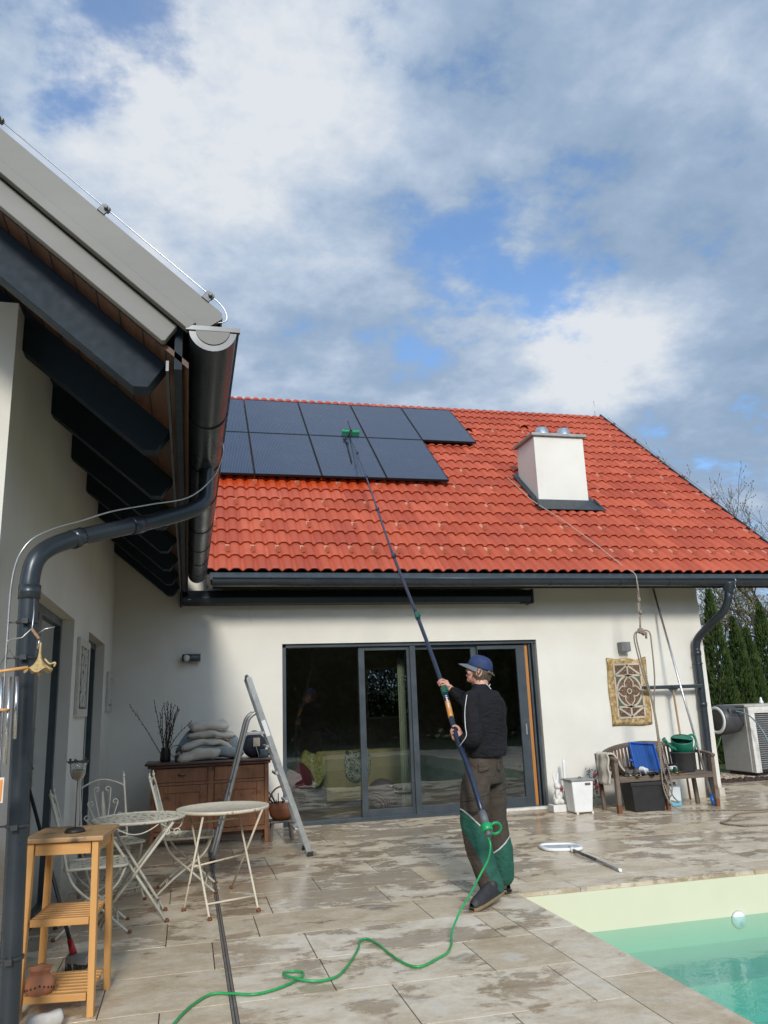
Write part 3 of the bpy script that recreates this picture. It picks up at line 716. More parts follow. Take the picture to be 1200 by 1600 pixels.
# ------------------------------------------------------------------ solar panels
def panel_glass():
    t = NT('solar_glass'); sp = t.n('ShaderNodeSeparateXYZ'); t.l(t.tc.outputs['Object'], sp.inputs[0])
    a = t.math('FRACT', t.math('MULTIPLY', sp.outputs[0], 1 / .0262)); ln = t.math('LESS_THAN', a, .22)
    c2 = t.math('LESS_THAN', t.math('FRACT', t.math('MULTIPLY', t.math('ADD', sp.outputs[0], 3), 1 / .182)), .03)
    r2 = t.math('LESS_THAN', t.math('FRACT', t.math('MULTIPLY', t.math('ADD', sp.outputs[1], 3), 1 / .09)), .04)
    base = t.mix(ln, (.018, .029, .055), (.07, .095, .15)); base = t.mix(t.math('MAXIMUM', c2, r2), base, (.018, .02, .028))
    dust = t.rng(t.noise(2.2, 5, .6), .45, .8, 0, .12); base = t.mix(dust, base, (.15, .14, .12))
    t.set(col=base, rough=t.math('ADD', t.math('MULTIPLY', t.noise(1.5, 3), .12), .16), spec=.6); return t.m
PG = panel_glass(); PFR = simple('panel_frame', (.012, .012, .014), .35, .4)
proto = None; CW, RH = 1.113, 1.905
names = ['', 'second from the eaves', 'third from the eaves', 'fourth from the eaves', 'sticking out on the right']
for r in range(2):
    for c in range(5):
        if r == 0 and c == 4: continue
        u = -.135 + CW * c + CW / 2; v = 2.905 + (RH + .015) * r + RH / 2
        if proto is None:
            P = thing('solar_panel', '', 'solar panel'); OFF[P.name] = Vector((0, 0, 0)); w, h = (CW - .012) / 2, RH / 2
            m = M(); m.box(-w, w, -h, -h + .014, -.02, .02); m.box(-w, w, h - .014, h, -.02, .02); m.box(-w, -w + .014, -h + .014, h - .014, -.02, .02); m.box(w - .014, w, -h + .014, h - .014, -.02, .02); m.box(-w + .014, w - .014, -h + .014, h - .014, -.018, -.010)
            m.build('frame', PFR, P); M().box(-w + .014, w - .014, -h + .014, h - .014, -.004, .016).build('glass', PG, P)
            m = M(); m.box(-w, w, -h * .5 - .02, -h * .5 + .02, -.075, -.021); m.box(-w, w, h * .5 - .02, h * .5 + .02, -.075, -.021); m.build('mounting_rail', ALU, P); proto = P
        else: P = copy_tree(proto)
        P.location = rp(u, v, .16); P.rotation_euler = (R_(40), 0, 0)
        P['group'] = 'solar panels on the red roof'
        P['label'] = 'black solar panel in the %s row, %s' % (('lower', 'upper')[r], names[c] if c else 'half hidden by the gutter at far left')
        P['category'] = 'solar panel'
# soffit cassette awning
aw = thing('awning', 'long dark folded awning cassette under the eaves above the terrace door', 'awning', (2.4, 10.95, 2.9))
m = M(); m.prism([(-.10, 10.86, 2.905), (-.10, 10.84, 2.99), (-.10, 10.90, 3.09), (-.10, 11.08, 3.09), (-.10, 11.08, 2.905)], (4.99, 0, 0)); m.build('cassette', simple('awning_anthracite', (.012, .018, .024), .45), aw, bevel=.008)
for x in (-.135, 4.89): M().box(x, x + .035, 10.835, 11.09, 2.885, 3.10).build('end_cap', simple('awning_anthracite', (0, 0, 0)), aw, bevel=.01)
M().box(-.085, .12, 10.845, 10.9, 2.88, 2.925).build('end_bracket', BLACK, aw); M().box(-.03, .01, 10.828, 10.836, 2.955, 2.968).build('badge', ALU, aw)
m = M(); m.box(4.72, 4.88, 10.85, 10.9, 2.88, 2.904); m.build('end_bracket', BLACK, aw)
M().tube([(.83, 11.09, 2.93), (.83, 11.09, 2.66)], .003, 5).build('pull_cord', WHITEP, aw)

# wall lamps
wl = thing('wall_lamp', 'dark cylindrical wall lamp with two white lenses above the sideboard', 'wall lamp', (.03, 11.09, 2.21))
M().lathe([(.045, -.12), (.05, -.115), (.05, .115), (.045, .12)], (.03, 11.02, 2.21), (1, 0, 0), 20).build('lamp_body', ANTH, wl)
M().lathe([(.03, 0), (.032, .05)], (.05, 11.10, 2.21), (0, -1, 0), 14).build('wall_mount', ANTH, wl)
for x in (-.03,): M().lathe([(.001, .012), (.035, .010), (.044, 0)], (x, 10.975, 2.205), (0, -1, -.25), 18).build('lens', simple('lamp_lens', (.55, .55, .53), .25), wl)
wl = thing('wall_lamp', 'small grey box shaped wall lamp above the hanging rug', 'wall lamp', (6.42, 11.09, 2.24))
M().box(6.345, 6.495, 10.96, 11.095, 2.165, 2.305).build('lamp_body', simple('lamp_grey', (.17, .17, .165), .5), wl, bevel=.006)
M().box(6.37, 6.47, 10.98, 11.08, 2.158, 2.166).build('lens', simple('lamp_lens', (0, 0, 0)), wl)

# rug on the wall
def rug_mat(kind):
    t = NT('rug_' + kind); f = t.noise(38, 5, .7); g = t.noise(16, 3, .6)
    if kind == 'border': c = t.ramp(t.math('ADD', t.math('MULTIPLY', f, .5), t.math('MULTIPLY', g, .5)), [(.38, (.22, .12, .045)), (.5, (.38, .26, .10)), (.62, (.58, .47, .30))])
    elif kind == 'field': c = t.ramp(f, [(.36, (.05, .045, .03)), (.5, (.14, .085, .05)), (.6, (.22, .12, .08)), (.7, (.45, .36, .25))])
    else: c = t.ramp(f, [(.3, (.06, .075, .05)), (.7, (.14, .15, .10))])
    t.set(col=c, rough=.95); t.bump(f, .5, .004); return t.m
RB, RF, RG = rug_mat('border'), rug_mat('field'), rug_mat('green'); RL = simple('rug_cream', (.52, .44, .34), .95, 0, .15, 40, .4, 200)
rug = thing('wall_rug', 'ornamental brown and cream patterned rug hanging on the white wall', 'rug', (6.46, 11.09, 1.58))
YR = 11.083
m = M()
def rf(a, b):
    x = 6.125 + .66 * a + .008 * math.sin(b * 9); z = 1.085 + b * (.995 - .03 * math.sin(math.pi * a * 2) ** 2) + .008 * math.sin(a * 7); return (x, YR - .004 - .006 * math.sin(a * 6 + b * 8) ** 2, z)
m.sheet(rf, 16, 20); m.build('rug_border', RB, rug, solid=.006)
cxr, czr = 6.455, 1.58
def rect(m, x0, x1, z0, z1, y, mi=0): m.box(x0, x1, y - .002, y, z0, z1, mi)
m = M(); rect(m, 6.235, 6.675, 1.195, 1.975, YR - .012); m.build('rug_field', RF, rug)
m = M()
for sx in (0, 1):
    for sz in (0, 1):
        x0 = 6.25 if sx == 0 else 6.56; z0 = 1.36 if sz == 0 else 1.70; rect(m, x0, x0 + .10, z0, z0 + .10, YR - .0125)
m.build('rug_corner', RG, rug)
m = M(); yb = YR - .016
def ln(p, q, w=.026): m.bar((p[0], yb, p[1]), (q[0], yb, q[1]), w, .004, (0, 1, 0))
for p, q in (((6.235, 1.195), (6.235, 1.975)), ((6.675, 1.195), (6.675, 1.975)), ((6.235, 1.975), (6.675, 1.975)), ((6.235, 1.195), (6.675, 1.195)), ((6.235, 1.81), (6.675, 1.81)), ((6.235, 1.35), (6.675, 1.35)),
    ((6.25, 1.82), (6.455, 1.965)), ((6.66, 1.82), (6.455, 1.965)), ((6.25, 1.34), (6.455, 1.205)), ((6.66, 1.34), (6.455, 1.205)), ((6.455, 1.81), (6.455, 1.965)), ((6.455, 1.205), (6.455, 1.35))): ln(p, q)
el = [(cxr + .2 * math.cos(a * math.pi / 20), czr + .225 * math.sin(a * math.pi / 20)) for a in range(41)]
for a, b in zip(el, el[1:]): ln(a, b)
for k in range(4):       # four petals
    ax, az = ((1, 0), (0, 1), (-1, 0), (0, -1))[k]; R = .2 if ax else .225
    for s in (1, -1):
        pts = [(cxr + ax * (.035 + (R - .045) * i / 8) + s * az * .075 * math.sin(math.pi * (.15 + .85 * i / 8)), czr + az * (.035 + (R - .045) * i / 8) + s * ax * .075 * math.sin(math.pi * (.15 + .85 * i / 8))) for i in range(9)]
        for a, b in zip(pts, pts[1:]): ln(a, b, .016)
ci = [(cxr + .035 * math.cos(a * math.pi / 6), czr + .035 * math.sin(a * math.pi / 6)) for a in range(13)]
for a, b in zip(ci, ci[1:]): ln(a, b, .014)
m.build('rug_tracery', RL, rug)
m = M()
for x, z in ((6.13, 2.07), (6.46, 2.085), (6.78, 2.075), (6.14, 1.10), (6.78, 1.10)): m.sph((x, YR - .012, z), .007, 6, 4)
m.build('nail', BLACK, rug)
# carved plaques on the wing wall
PLQ = simple('carved_plaque', (.50, .48, .42), .75, 0, .1)
def plaque(label, y0, y1, z0, z1):
    t = thing('wall_plaque', label, 'plaque', (XL + .01, (y0 + y1) / 2, (z0 + z1) / 2))
    m = M(); x = XL + .002; m.box(x, x + .012, y0, y1, z0, z1)
    for a in ((y0, y0 + .07, z0, z1), (y1 - .07, y1, z0, z1), (y0 + .07, y1 - .07, z1 - .07, z1), (y0 + .07, y1 - .07, z0, z0 + .07)): m.box(x + .012, x + .032, *a)
    m.build('plaque_frame', PLQ, t, bevel=.004)
    m = M(); r = random.Random(5); cy_ = (y0 + y1) / 2
    for sy in (1, -1):
        for i in range(7):
            zc = z0 + .12 + (z1 - z0 - .24) * i / 6; yc = cy_ + sy * (y1 - y0) * .17
            m.tube([(x + .022, yc + sy * (.06 - k * .004) * math.cos(k * .55 + i), zc + (.06 - k * .004) * math.sin(k * .55 + i)) for k in range(13)], .010, 6)
    m.tube([(x + .022, cy_ + .03 * math.sin(i * 1.2), z0 + .09 + (z1 - z0 - .18) * i / 20) for i in range(21)], .012, 6)
    m.build('relief', PLQ, t)
    m = M().box(x + .0125, x + .014, y0 + .07, y1 - .07, z0 + .07, z1 - .07); m.build('recess', simple('plaque_recess', (.16, .14, .11), .9), t)
plaque('pale carved plaque between the two dark wing doors', 7.66, 8.40, 1.50, 2.20)
plaque('narrow pale carved plaque in the corner beside the far wing door', 10.48, 11.0, 1.55, 2.03)

# ------------------------------------------------------------------ sideboard and what stands on it
SBW = wood('old_oak', (.13, .048, .018), (.30, .13, .055), (1, 1, .08), 9, .5, (.07, .028, .014))
SBT = wood('old_oak_top', (.045, .022, .016), (.10, .052, .035), (.1, 1, 1), 9, .35)
sb = thing('sideboard', 'old brown wooden sideboard with two doors against the white wall', 'sideboard', (.27, 10.25, 0))
x0, x1, y0, y1, zt_ = -.40, .955, 10.02, 10.5, .915
m = M(); m.box(x0 - .07, x1 + .05, y0 - .05, y1 + .03, zt_, zt_ + .03); m.box(x0 - .04, x1 + .02, y0 - .025, y1, zt_ - .03, zt_ - .001); m.build('top', SBT, sb, bevel=.008)
m = M(); m.box(x0 + .01, x1 - .01, y0 + .03, y1, .14, zt_ - .031)
for x in (x0, x1 - .05): m.box(x, x + .05, y0 + .005, y0 + .06, 0, zt_ - .031)
for x in (x0, x1 - .05): m.box(x, x + .05, y1 - .05, y1 + .001, 0, .14)
m.box(.245, .315, y0 + .012, y0 + .03, .17, zt_ - .031); m.box(x0 + .05, x1 - .05, y0 + .010, y0 + .03, .685, .715); m.box(x0 + .05, x1 - .05, y0 + .004, y0 + .03, .14, .185); m.build('carcass', SBW, sb, bevel=.003)
for xa, xb in ((x0 + .055, .24), (.32, x1 - .055)):
    d = M().box(xa, xb, y0 + .008, y0 + .03, .72, zt_ - .04).build('drawer', SBW, sb, bevel=.004)
    h = M(); xc = (xa + xb) / 2; h.sph((xc, y0 + .004, .80), (.045, .006, .02)); h.tube([(xc - .035, y0 + .0, .80), (xc - .03, y0 - .018, .785), (xc + .03, y0 - .018, .785), (xc + .035, y0, .80)], .004, 6)
    if xa < 0: h.build('handle', simple('old_brass', (.10, .07, .035), .4, .8), d)
    f = M(); f.box(xa, xa + .085, y0 + .008, y0 + .03, .19, .68); f.box(xb - .085, xb, y0 + .008, y0 + .03, .19, .68); f.box(xa + .085, xb - .085, y0 + .009, y0 + .03, .60, .68); f.box(xa + .085, xb - .085, y0 + .009, y0 + .03, .19, .28)
    dr = f.build('door', SBW, sb, bevel=.006); M().box(xa + .085, xb - .085, y0 + .02, y0 + .035, .28, .60).build('door_panel', SBW, dr)
tb = M().box(x0 + .06, x1 - .06, y0 + .1, y0 + .12, .055, .139).build('plinth', SBT, sb)
ZS = zt_ + .03
def cushion(name, label, cat, c, s, rot, mat, roll=None, sag=.0, group=None, droop=(0, 0)):
    m = M(); r = random.Random(sum(map(ord, label))); ph = r.random() * 6
    def fn(a, b):
        t = math.pi * (a * 2 - .5); u = (b - .5) * 2; p = .42
        cx_ = math.copysign(abs(math.cos(t)) ** p, math.cos(t)); sz_ = math.copysign(abs(math.sin(t)) ** .8, math.sin(t))
        e = max(0, 1 - abs(u) ** 7) ** .45
        x = u * s[0] / 2; y = cx_ * s[1] / 2 * (.8 + .2 * e); z = sz_ * s[2] / 2 * (.12 + .88 * e)
        z += .10 * s[2] * math.sin(x * 17 + ph) * math.cos(y * 13 + ph) + noise.noise(Vector((x * 9, y * 9, z * 9 + ph))) * .022 - droop[0] * max(0, u) ** 2 - droop[1] * max(0, -u) ** 2
        return (x, y, z)
    m.sheet(fn, 28, 26)
    # seal the two ends
    for b in (0, 1):
        vs = [fn(i / 28, b) for i in range(28)]; m.add(vs, [tuple(range(28))], 0, True)
    o = m.build(name, mat, None, (0, 0, 0)); o.location = c; o.rotation_euler = rot; return tag(o, label, cat, group)
def knit(name, c, c2, sc=160):
    t = NT(name); f = t.noise(7, 5, .6); w = t.noise(sc, 2, .6); t.set(col=t.ramp(f, [(.3, c), (.7, c2)]), rough=.95, sheen=.3); t.bump(w, .6, .004); return t.m
CREAM = knit('cream_wool', (.44, .40, .33), (.58, .54, .46)); GREYB = knit('grey_blue_fabric', (.13, .16, .17), (.25, .29, .30)); BEIGE = knit('beige_cloth', (.42, .37, .29), (.52, .47, .38))
G = 'cushions and blankets piled on the sideboard'
cushion('seat_cushion', 'flat cream cushion lying on top of the pile of blankets', 'cushion', (.25, 10.25, 1.335), (.46, .36, .10), (.03, -.03, .1), CREAM, group=G)
cushion('seat_cushion', 'cream cushion with a tie, second from the top of the pile', 'cushion', (.29, 10.27, 1.245), (.56, .38, .085), (0, .03, -.05), CREAM, group=G, droop=(.03, .03))
cushion('seat_cushion', 'folded cream cushion, third from the top of the pile', 'cushion', (.25, 10.28, 1.155), (.66, .40, .09), (0, -.02, .06), CREAM, group=G, droop=(.11, .06))
cushion('blanket', 'grey blue crumpled blanket in the middle of the pile', 'blanket', (.30, 10.29, 1.045), (.74, .42, .15), (0, 0, 0), GREYB, group=G, droop=(.04, .05))
cushion('blanket', 'folded beige wool blanket at the bottom front of the pile', 'blanket', (.13, 10.16, 1.02), (.50, .28, .13), (.1, -.08, .12), BEIGE, group=G, droop=(-.02, .03))
cushion('blanket', 'thin grey blanket draped at the left of the cushion pile', 'blanket', (.00, 10.34, 1.13), (.18, .36, .30), (0, .55, 0), GREYB, group=G)
cushion('blanket', 'grey folded blanket standing at the right of the cushion pile', 'blanket', (.55, 10.27, 1.08), (.13, .34, .26), (0, -.1, 0), GREYB, group=G)
# vase with bare twigs
v = thing('twig_vase', 'dark vase of bare budding twigs on the left of the sideboard', 'vase', (-.25, 10.27, ZS))
M().lathe([(.05, 0), (.065, .02), (.06, .09), (.05, .15), (.055, .16), (.048, .16), (.045, .02), (.0, .015)], (-.25, 10.27, ZS), n=18).build('vase', simple('dark_glass', (.03, .022, .018), .15), v)
TW = simple('twig_bark', (.045, .03, .022), .8, 0, .3); r = random.Random(12)
for i in range(17):
    a = r.uniform(0, 6.28); rr = r.uniform(.05, .24); h = r.uniform(.40, .62)
    if i == 0: tip = Vector((-.68, 10.2, 1.62))
    elif i == 1: tip = Vector((.04, 10.2, 1.40))
    elif i == 2: tip = Vector((-.40, 10.25, 1.66))
    else: tip = Vector((-.24 + math.cos(a) * rr * .8, 10.27 + math.sin(a) * rr, ZS + .08 + h))
    b = Vector((-.25 + r.uniform(-.03, .03), 10.27 + r.uniform(-.03, .03), ZS + .04)); mid = (b + tip) / 2 + Vector((r.uniform(-.03, .03), 0, .03))
    P = spline([b, mid, tip], 6); m = M().tube(P, [.006 - .004 * k / len(P) for k in range(len(P))], 5)
    for k in range(4, len(P)): m.sph(P[k] + Vector((r.uniform(-.01, .01), r.uniform(-.01, .01), 0)), (.006, .006, .011), 5, 4)
    for k in (5, 8): q = P[k]; m.tube([q, q + Vector((r.uniform(-.05, .05), r.uniform(-.05, .05), r.uniform(.05, .1)))], .0022, 4)
    m.build('twig', TW, v)
chg = thing('charger', 'small black plug charger with a looped cable beside the twig vase', 'charger', (-.10, 10.15, ZS))
M().box(-.14, -.06, 10.10, 10.17, ZS, ZS + .075).build('plug_body', BLACK, chg, bevel=.006)
M().tube(spline([(-.14, 10.13, ZS + .05), (-.19, 10.13, ZS + .10), (-.17, 10.13, ZS + .17), (-.09, 10.13, ZS + .18), (-.06, 10.1, ZS + .09), (.0, 10.08, ZS + .02), (.03, 10.07, ZS + .01)], 6), .004, 6).build('cable', BLACK, chg)
rd = thing('tool_bag', 'dark blue carry bag with a pale tag behind the ladder on the sideboard', 'bag', (.84, 10.25, ZS))
m = M(); m.sph((.80, 10.27, ZS + .14), (.145, .11, .15), 20, 12); m.build('bag_body', simple('navy_fabric', (.014, .017, .03), .7, 0, .4), rd)
M().box(.78, .86, 10.14, 10.155, ZS + .13, ZS + .23).build('tag', simple('tag_beige', (.45, .38, .26), .7), rd, bevel=.003)
M().bar((.81, 10.14, ZS + .14), (.85, 10.13, ZS + .01), .012, .004).build('strap', CREAM, rd)
M().tube(arc((.80, 10.25, ZS + .24), .07, 0, math.pi, 10), .008, 6).build('handle', BLACK, rd)
bx = thing('control_box', 'small dark grey electronic box at the right end of the sideboard', 'box', (.90, 10.12, ZS))
M().box(.85, .96, 10.09, 10.16, ZS, ZS + .095).build('case', simple('dark_plastic', (.03, .035, .038), .35), bx, bevel=.008)
M().box(.862, .945, 10.085, 10.091, ZS + .03, ZS + .085).build('display', simple('display_glass', (.06, .10, .10), .15), bx)
M().lathe([(.022, 0), (.022, .03), (.015, .035)], (.985, 10.13, ZS + .02), (0, 0, 1), 12).build('knob', BLACK, bx)

# ------------------------------------------------------------------ step ladder
ld = thing('step_ladder', 'aluminium step ladder standing open in front of the sideboard', 'ladder', (.78, 9.05, 0))
LAL = simple('ladder_alu', (.40, .41, .40), .35, .75, .15, 8); GRT = simple('green_grey_alu', (.18, .20, .19), .4, .6)
A0, A1 = Vector((1.275, 8.88, .02)), Vector((.633, 8.93, 1.85)); B0, B1 = Vector((.276, 8.90, .02)), Vector((.585, 8.93, 1.22))
for dy in (0, .40):
    k = Vector((0, dy, 0)); n_ = Vector((0, -.05 if dy else .0, 0))
    m = M(); m.bar(A0 + k, A1 + k + n_, .022, .058, (1, 0, .3)); m.build('front_rail', LAL, ld, bevel=.003)
    m = M(); m.tube(spline([B0 + k, B0.lerp(B1, .5) + k, B1 + k, Vector((.625, 8.93, 1.38)) + k, Vector((.66, 8.93, 1.44)) + k, Vector((.71, 8.93, 1.475)) + k], 5), .021, 10); m.build('rear_leg', LAL, ld)
    for f in (A0, B0): M().box(f.x - .03, f.x + .03, f.y + dy - .022, f.y + dy + .022, 0, .045).build('rubber_foot', BLACK, ld, bevel=.005)
m = M(); m.tube([A1 + Vector((0, 0, -.01)), A1 + Vector((-.008, .1, .02)), A1 + Vector((-.008, .25, .02)), A1 + Vector((0, .35, -.01))], .018, 8); m.build('top_bow', LAL, ld)
for i in range(4):
    s = .135 + .155 * i; c = A0.lerp(A1, s); m = M(); m.box(c.x - .07, c.x + .012, c.y + .012, c.y + .39, c.z - .012, c.z + .012); m.build('step', LAL, ld, bevel=.003)
m = M(); m.box(.60, .875, 8.95, 9.28, 1.245, 1.272); m.build('platform', LAL, ld, bevel=.003)
m = M(); m.bar((.60, 8.92, 1.26), (.83, 8.92, 1.26), .02, .02); m.build('hinge_bar', LAL, ld)
for z in (.25, .62): c = B0.lerp(B1, z); M().tube([c, c + Vector((0, .4, 0))], .012, 6).build('rear_strut', LAL, ld)
M().bar(A0.lerp(A1, .66) + Vector((-.004, -.013, 0)), A0.lerp(A1, .75) + Vector((-.004, -.013, 0)), .002, .045, (1, 0, .3)).build('sticker', WHITEP, ld)
rdp = simple('red_rivet', (.4, .03, .02), .4)
for z in (.53, .545): c = B0.lerp(B1, z); M().sph(c + Vector((0, -.02, 0)), .008, 6, 4).build('rivet', rdp, ld)

# wicker basket on a small stool
st = thing('footstool', 'small old wooden stool beside the sideboard carrying the wicker basket', 'stool', (1.10, 10.08, 0))
OW = wood('weathered_grey_wood', (.09, .07, .055), (.20, .165, .13), (1, 1, .1), 10, .8)
M().box(.97, 1.25, 9.98, 10.22, .20, .225).build('seat', OW, st, bevel=.006)
for x in (1.0, 1.21):
    for y in (10.01, 10.19): M().bar((x, y, .2), (x + (x - 1.105) * .25, y, 0), .03, .03).build('leg', OW, st)
bk = thing('wicker_basket', 'brown round wicker basket with handle on the small stool', 'basket', (1.11, 10.1, .226))
WK = NT('wicker'); sw = WK.n('ShaderNodeTexWave'); sw.wave_type = 'BANDS'; sw.bands_direction = 'X'; WK.l(WK.co((1, 1, 1)), sw.inputs[0]); sw.inputs['Scale'].default_value = 28; sw.inputs['Distortion'].default_value = 1.5
WK.set(col=WK.ramp(sw.outputs['Fac'], [(.2, (.10, .03, .012)), (.8, (.34, .125, .05))]), rough=.55); WK.bump(sw.outputs['Fac'], .6, .006); WK = WK.m
M().lathe([(.0, 0), (.10, .0), (.135, .05), (.15, .12), (.14, .19), (.125, .19), (.135, .12), (.12, .05), (.0, .02)], (1.11, 10.1, .23), n=28).build('bowl', WK, bk)
M().tube(arc((1.11, 10.1, .40), .15, 0, math.pi, 18, (1, 0, 0), (0, -.25, 1.35)), .010, 8).build('handle', WK, bk)
m = M(); r = random.Random(2)
for i in range(16): a = r.uniform(0, 6.3); m.tube([(1.11 + .05 * math.cos(a), 10.1 + .05 * math.sin(a), .36), (1.11 + .17 * math.cos(a + .6), 10.1 + .15 * math.sin(a + .6), r.uniform(.44, .60))], .006, 5)
m.build('kindling', simple('dark_kindling', (.04, .032, .028), .8, 0, .4), bk)

# ------------------------------------------------------------------ garden furniture
def chippy(name, c, rust, th=.60):
    t = NT(name); f = t.noise(9, 4, .6); rr = t.rng(t.noise(24, 6, .75, loc=(2, 7, 1)), th, th + .06)
    t.set(col=t.mix(rr, t.ramp(f, [(.3, dk(c, .85)), (.7, c)]), rust), rough=.6); t.bump(rr, .3, .002); return t.m
CHAIRM = chippy('chipped_cream_paint', (.56, .53, .43), (.15, .075, .035)); TBLM = chippy('chipped_cream_table', (.66, .59, .45), (.24, .13, .06), .585)
RUST = simple('rusty_foot', (.16, .06, .025), .85)
def chair(label, loc, face, ornate=True):
    c = thing('garden_chair', label, 'chair'); OFF[c.name] = Vector((0, 0, 0)); c['group'] = 'cream wrought iron folding chairs'
    for s in (-1, 1):
        x = s * .2
        m = M(); m.tube(spline([(x, -.33, .95), (x, -.285, .80), (x, -.22, .56), (x, -.19, .44), (x, -.13, .33), (x, .04, .18), (x, .24, .0)], 6), .0095, 8)
        m.sph((x, -.332, .965), (.014, .014, .018), 8, 6); m.sph((x, -.335, .99), (.007, .007, .014), 6, 5); m.build('frame_leg', CHAIRM, c)
        m = M(); m.tube(spline([(x * .88, .20, .44), (x * .88, .13, .31), (x * .88, -.10, .14), (x * .88, -.26, .0)], 6), .0095, 8); m.build('frame_leg', CHAIRM, c)
        M().lathe([(.016, 0), (.016, .012), (.011, .02)], (x, .24, 0), n=8).build('foot', RUST, c); M().lathe([(.016, 0), (.016, .012), (.011, .02)], (x * .88, -.26, 0), n=8).build('foot', RUST, c)
    m = M(); m.tube([(-.2, .16, .09), (.2, .16, .09)], .007, 6); m.tube([(-.176, -.17, .09), (.176, -.17, .09)], .007, 6); m.build('crossbar', CHAIRM, c)
    # seat: rolled rim and woven flat strips
    m = M(); rim = []
    for cx_, cy_, a0 in ((.165, .165, 0), (-.165, .165, .5), (-.165, -.165, 1), (.165, -.165, 1.5)): rim += arc((cx_, cy_, .452), .045, math.pi * a0, math.pi * (a0 + .5), 5, (1, 0, 0), (0, 1, 0))
    m.tube(rim, .011, 8, closed=True)
    for i in range(7):
        q = -.165 + i * .055
        P = [(q, y * .052 - .208, .455 + .004 * (1 if (k + i) % 2 else -1)) for k, y in enumerate(range(9))]
        for a, b in zip(P, P[1:]): m.bar(a, b, .026, .0025)
        P = [(y * .052 - .208, q, .455 - .004 * (1 if (k + i) % 2 else -1)) for k, y in enumerate(range(9))]
        for a, b in zip(P, P[1:]): m.bar(a, b, .026, .0025)
    m.build('seat', CHAIRM, c)
    # back: arched top rail and scrolls on the leaning plane
    def bp(x, t): return Vector((x, -.19 - (t - .44) * .275, t))
    m = M(); m.tube([bp(-.2 + .4 * i / 14, .88 + .065 * math.sin(math.pi * i / 14)) for i in range(15)], .008, 8)
    m.build('back_rail', CHAIRM, c); M().tube([bp(-.2, .50), bp(.2, .50)], .007, 6).build('lower_back_rail', CHAIRM, c)
    if ornate:
        m = M()
        def scroll(x0, z0, x1, z1, sd, w):
            P = []
            for i in range(9): t = i / 8; P.append(bp(x0 + (x1 - x0) * t + sd * w * math.sin(math.pi * t * .5) , z0 + (z1 - z0) * t))
            cxx, czz = x1 + sd * w - sd * .028, z1
            for i in range(1, 13): a = i * .48; rr = .028 * (1 - i / 16); P.append(bp(cxx + sd * rr * math.cos(a), czz + rr * math.sin(a)))
            m.tube(P, .0062, 6)
        for s in (1, -1):
            scroll(s * .01, .52, s * .045, .86, s, .03); scroll(s * .02, .52, s * .10, .75, s, .035); scroll(s * .03, .52, s * .135, .635, s, .035)
            m.tube([bp(s * .016, .52), bp(s * .012, .70), bp(s * .004, .83)], .005, 6)
        m.sph(bp(0, .52), (.03, .012, .022), 10, 6); m.tube([bp(0, .52), bp(0, .80)], .007, 6); m.sph(bp(0, .82), (.012, .01, .03), 8, 6)
        m.build('back_scrollwork', CHAIRM, c)
    c.location = loc; f = Vector((face[0], face[1], 0)).normalized(); c.rotation_euler = (0, 0, math.atan2(-f.x, f.y)); return c
chair('cream iron chair with scrollwork back facing us by the wing wall', (-.60, 7.62, 0), (.42, -.9))
chair('cream iron chair nearest the wing wall, half hidden behind the wooden shelf', (-.63, 6.62, 0), (1, .10))
chair('cream iron chair seen from the side between the lattice table and the plain round table', (.03, 7.72, 0), (1, -.04))

def xframe(parent, pts, mat, r=.009, bars=(.3, .72)):
    (a0, a1), (b0, b1) = pts
    m = M(); m.tube([a0, a1], r, 8); m.build('leg', mat, parent); m = M(); m.tube([b0, b1], r, 8); m.build('leg', mat, parent)
    for t in bars: M().tube([Vector(a0).lerp(Vector(a1), t), Vector(b0).lerp(Vector(b1), t)], r * .85, 6).build('crossbar', mat, parent)
    for p in (a0, b0): M().lathe([(.017, 0), (.018, .012), (.012, .025)], (p[0], p[1], 0), n=8).build('foot', RUST, parent)
# plain round table
T2 = thing('garden_table', 'round cream metal table with a rusty worn solid top', 'table', (.31, 7.30, 0), 'round cream garden tables')
m = M(); m.lathe([(.0, .692), (.36, .692), (.385, .686), (.39, .70), (.388, .712), (.378, .714), (.37, .706), (.0, .708)], (.31, 7.33, 0), n=56); m.build('tabletop', TBLM, T2)
xframe(T2, (((.19, 6.57, .0), (.03, 7.46, .69)), ((.56, 6.71, .0), (.44, 7.62, .69))), TBLM, bars=(.13, .86))
xframe(T2, (((.0, 6.95, .0), (.14, 7.02, .69)), ((.40, 7.62, .0), (.62, 7.10, .69))), TBLM, bars=(.45,))
# lattice table
T1 = thing('garden_table', 'round cream metal table with a woven lattice top', 'table', (-.36, 6.97, 0), 'round cream garden tables')
m = M(); c0 = Vector((-.36, 6.97, .705)); RT = .35
m.tube([c0 + Vector((RT * math.cos(a * math.pi / 24), RT * math.sin(a * math.pi / 24), 0)) for a in range(48)], .012, 8, closed=True)
for i in range(-5, 6):
    q = i * .0665; L = math.sqrt(max(0, (RT - .005) ** 2 - q * q)); n = max(2, int(2 * L / .0665))
    for d in (0, 1):
        P = []
        for k in range(n + 1):
            t = -L + 2 * L * k / n; zz_ = .004 * (1 if (k + i + d) % 2 else -1)
            P.append(c0 + (Vector((q, t, zz_)) if d == 0 else Vector((t, q, zz_))))
        for a, b in zip(P, P[1:]): m.bar(a, b, .030, .0025)
m.build('tabletop', CHAIRM, T1)
m = M()
for k in range(6):
    a0 = k * math.pi / 3; P = []
    for i in range(15):
        a = a0 + math.pi / 3 * i / 14; P.append(c0 + Vector(((RT - .01) * math.cos(a), (RT - .01) * math.sin(a), -.012 - .065 * math.sin(math.pi * i / 14))))
    m.tube(P, .005, 6)
m.build('scalloped_edge', CHAIRM, T1)
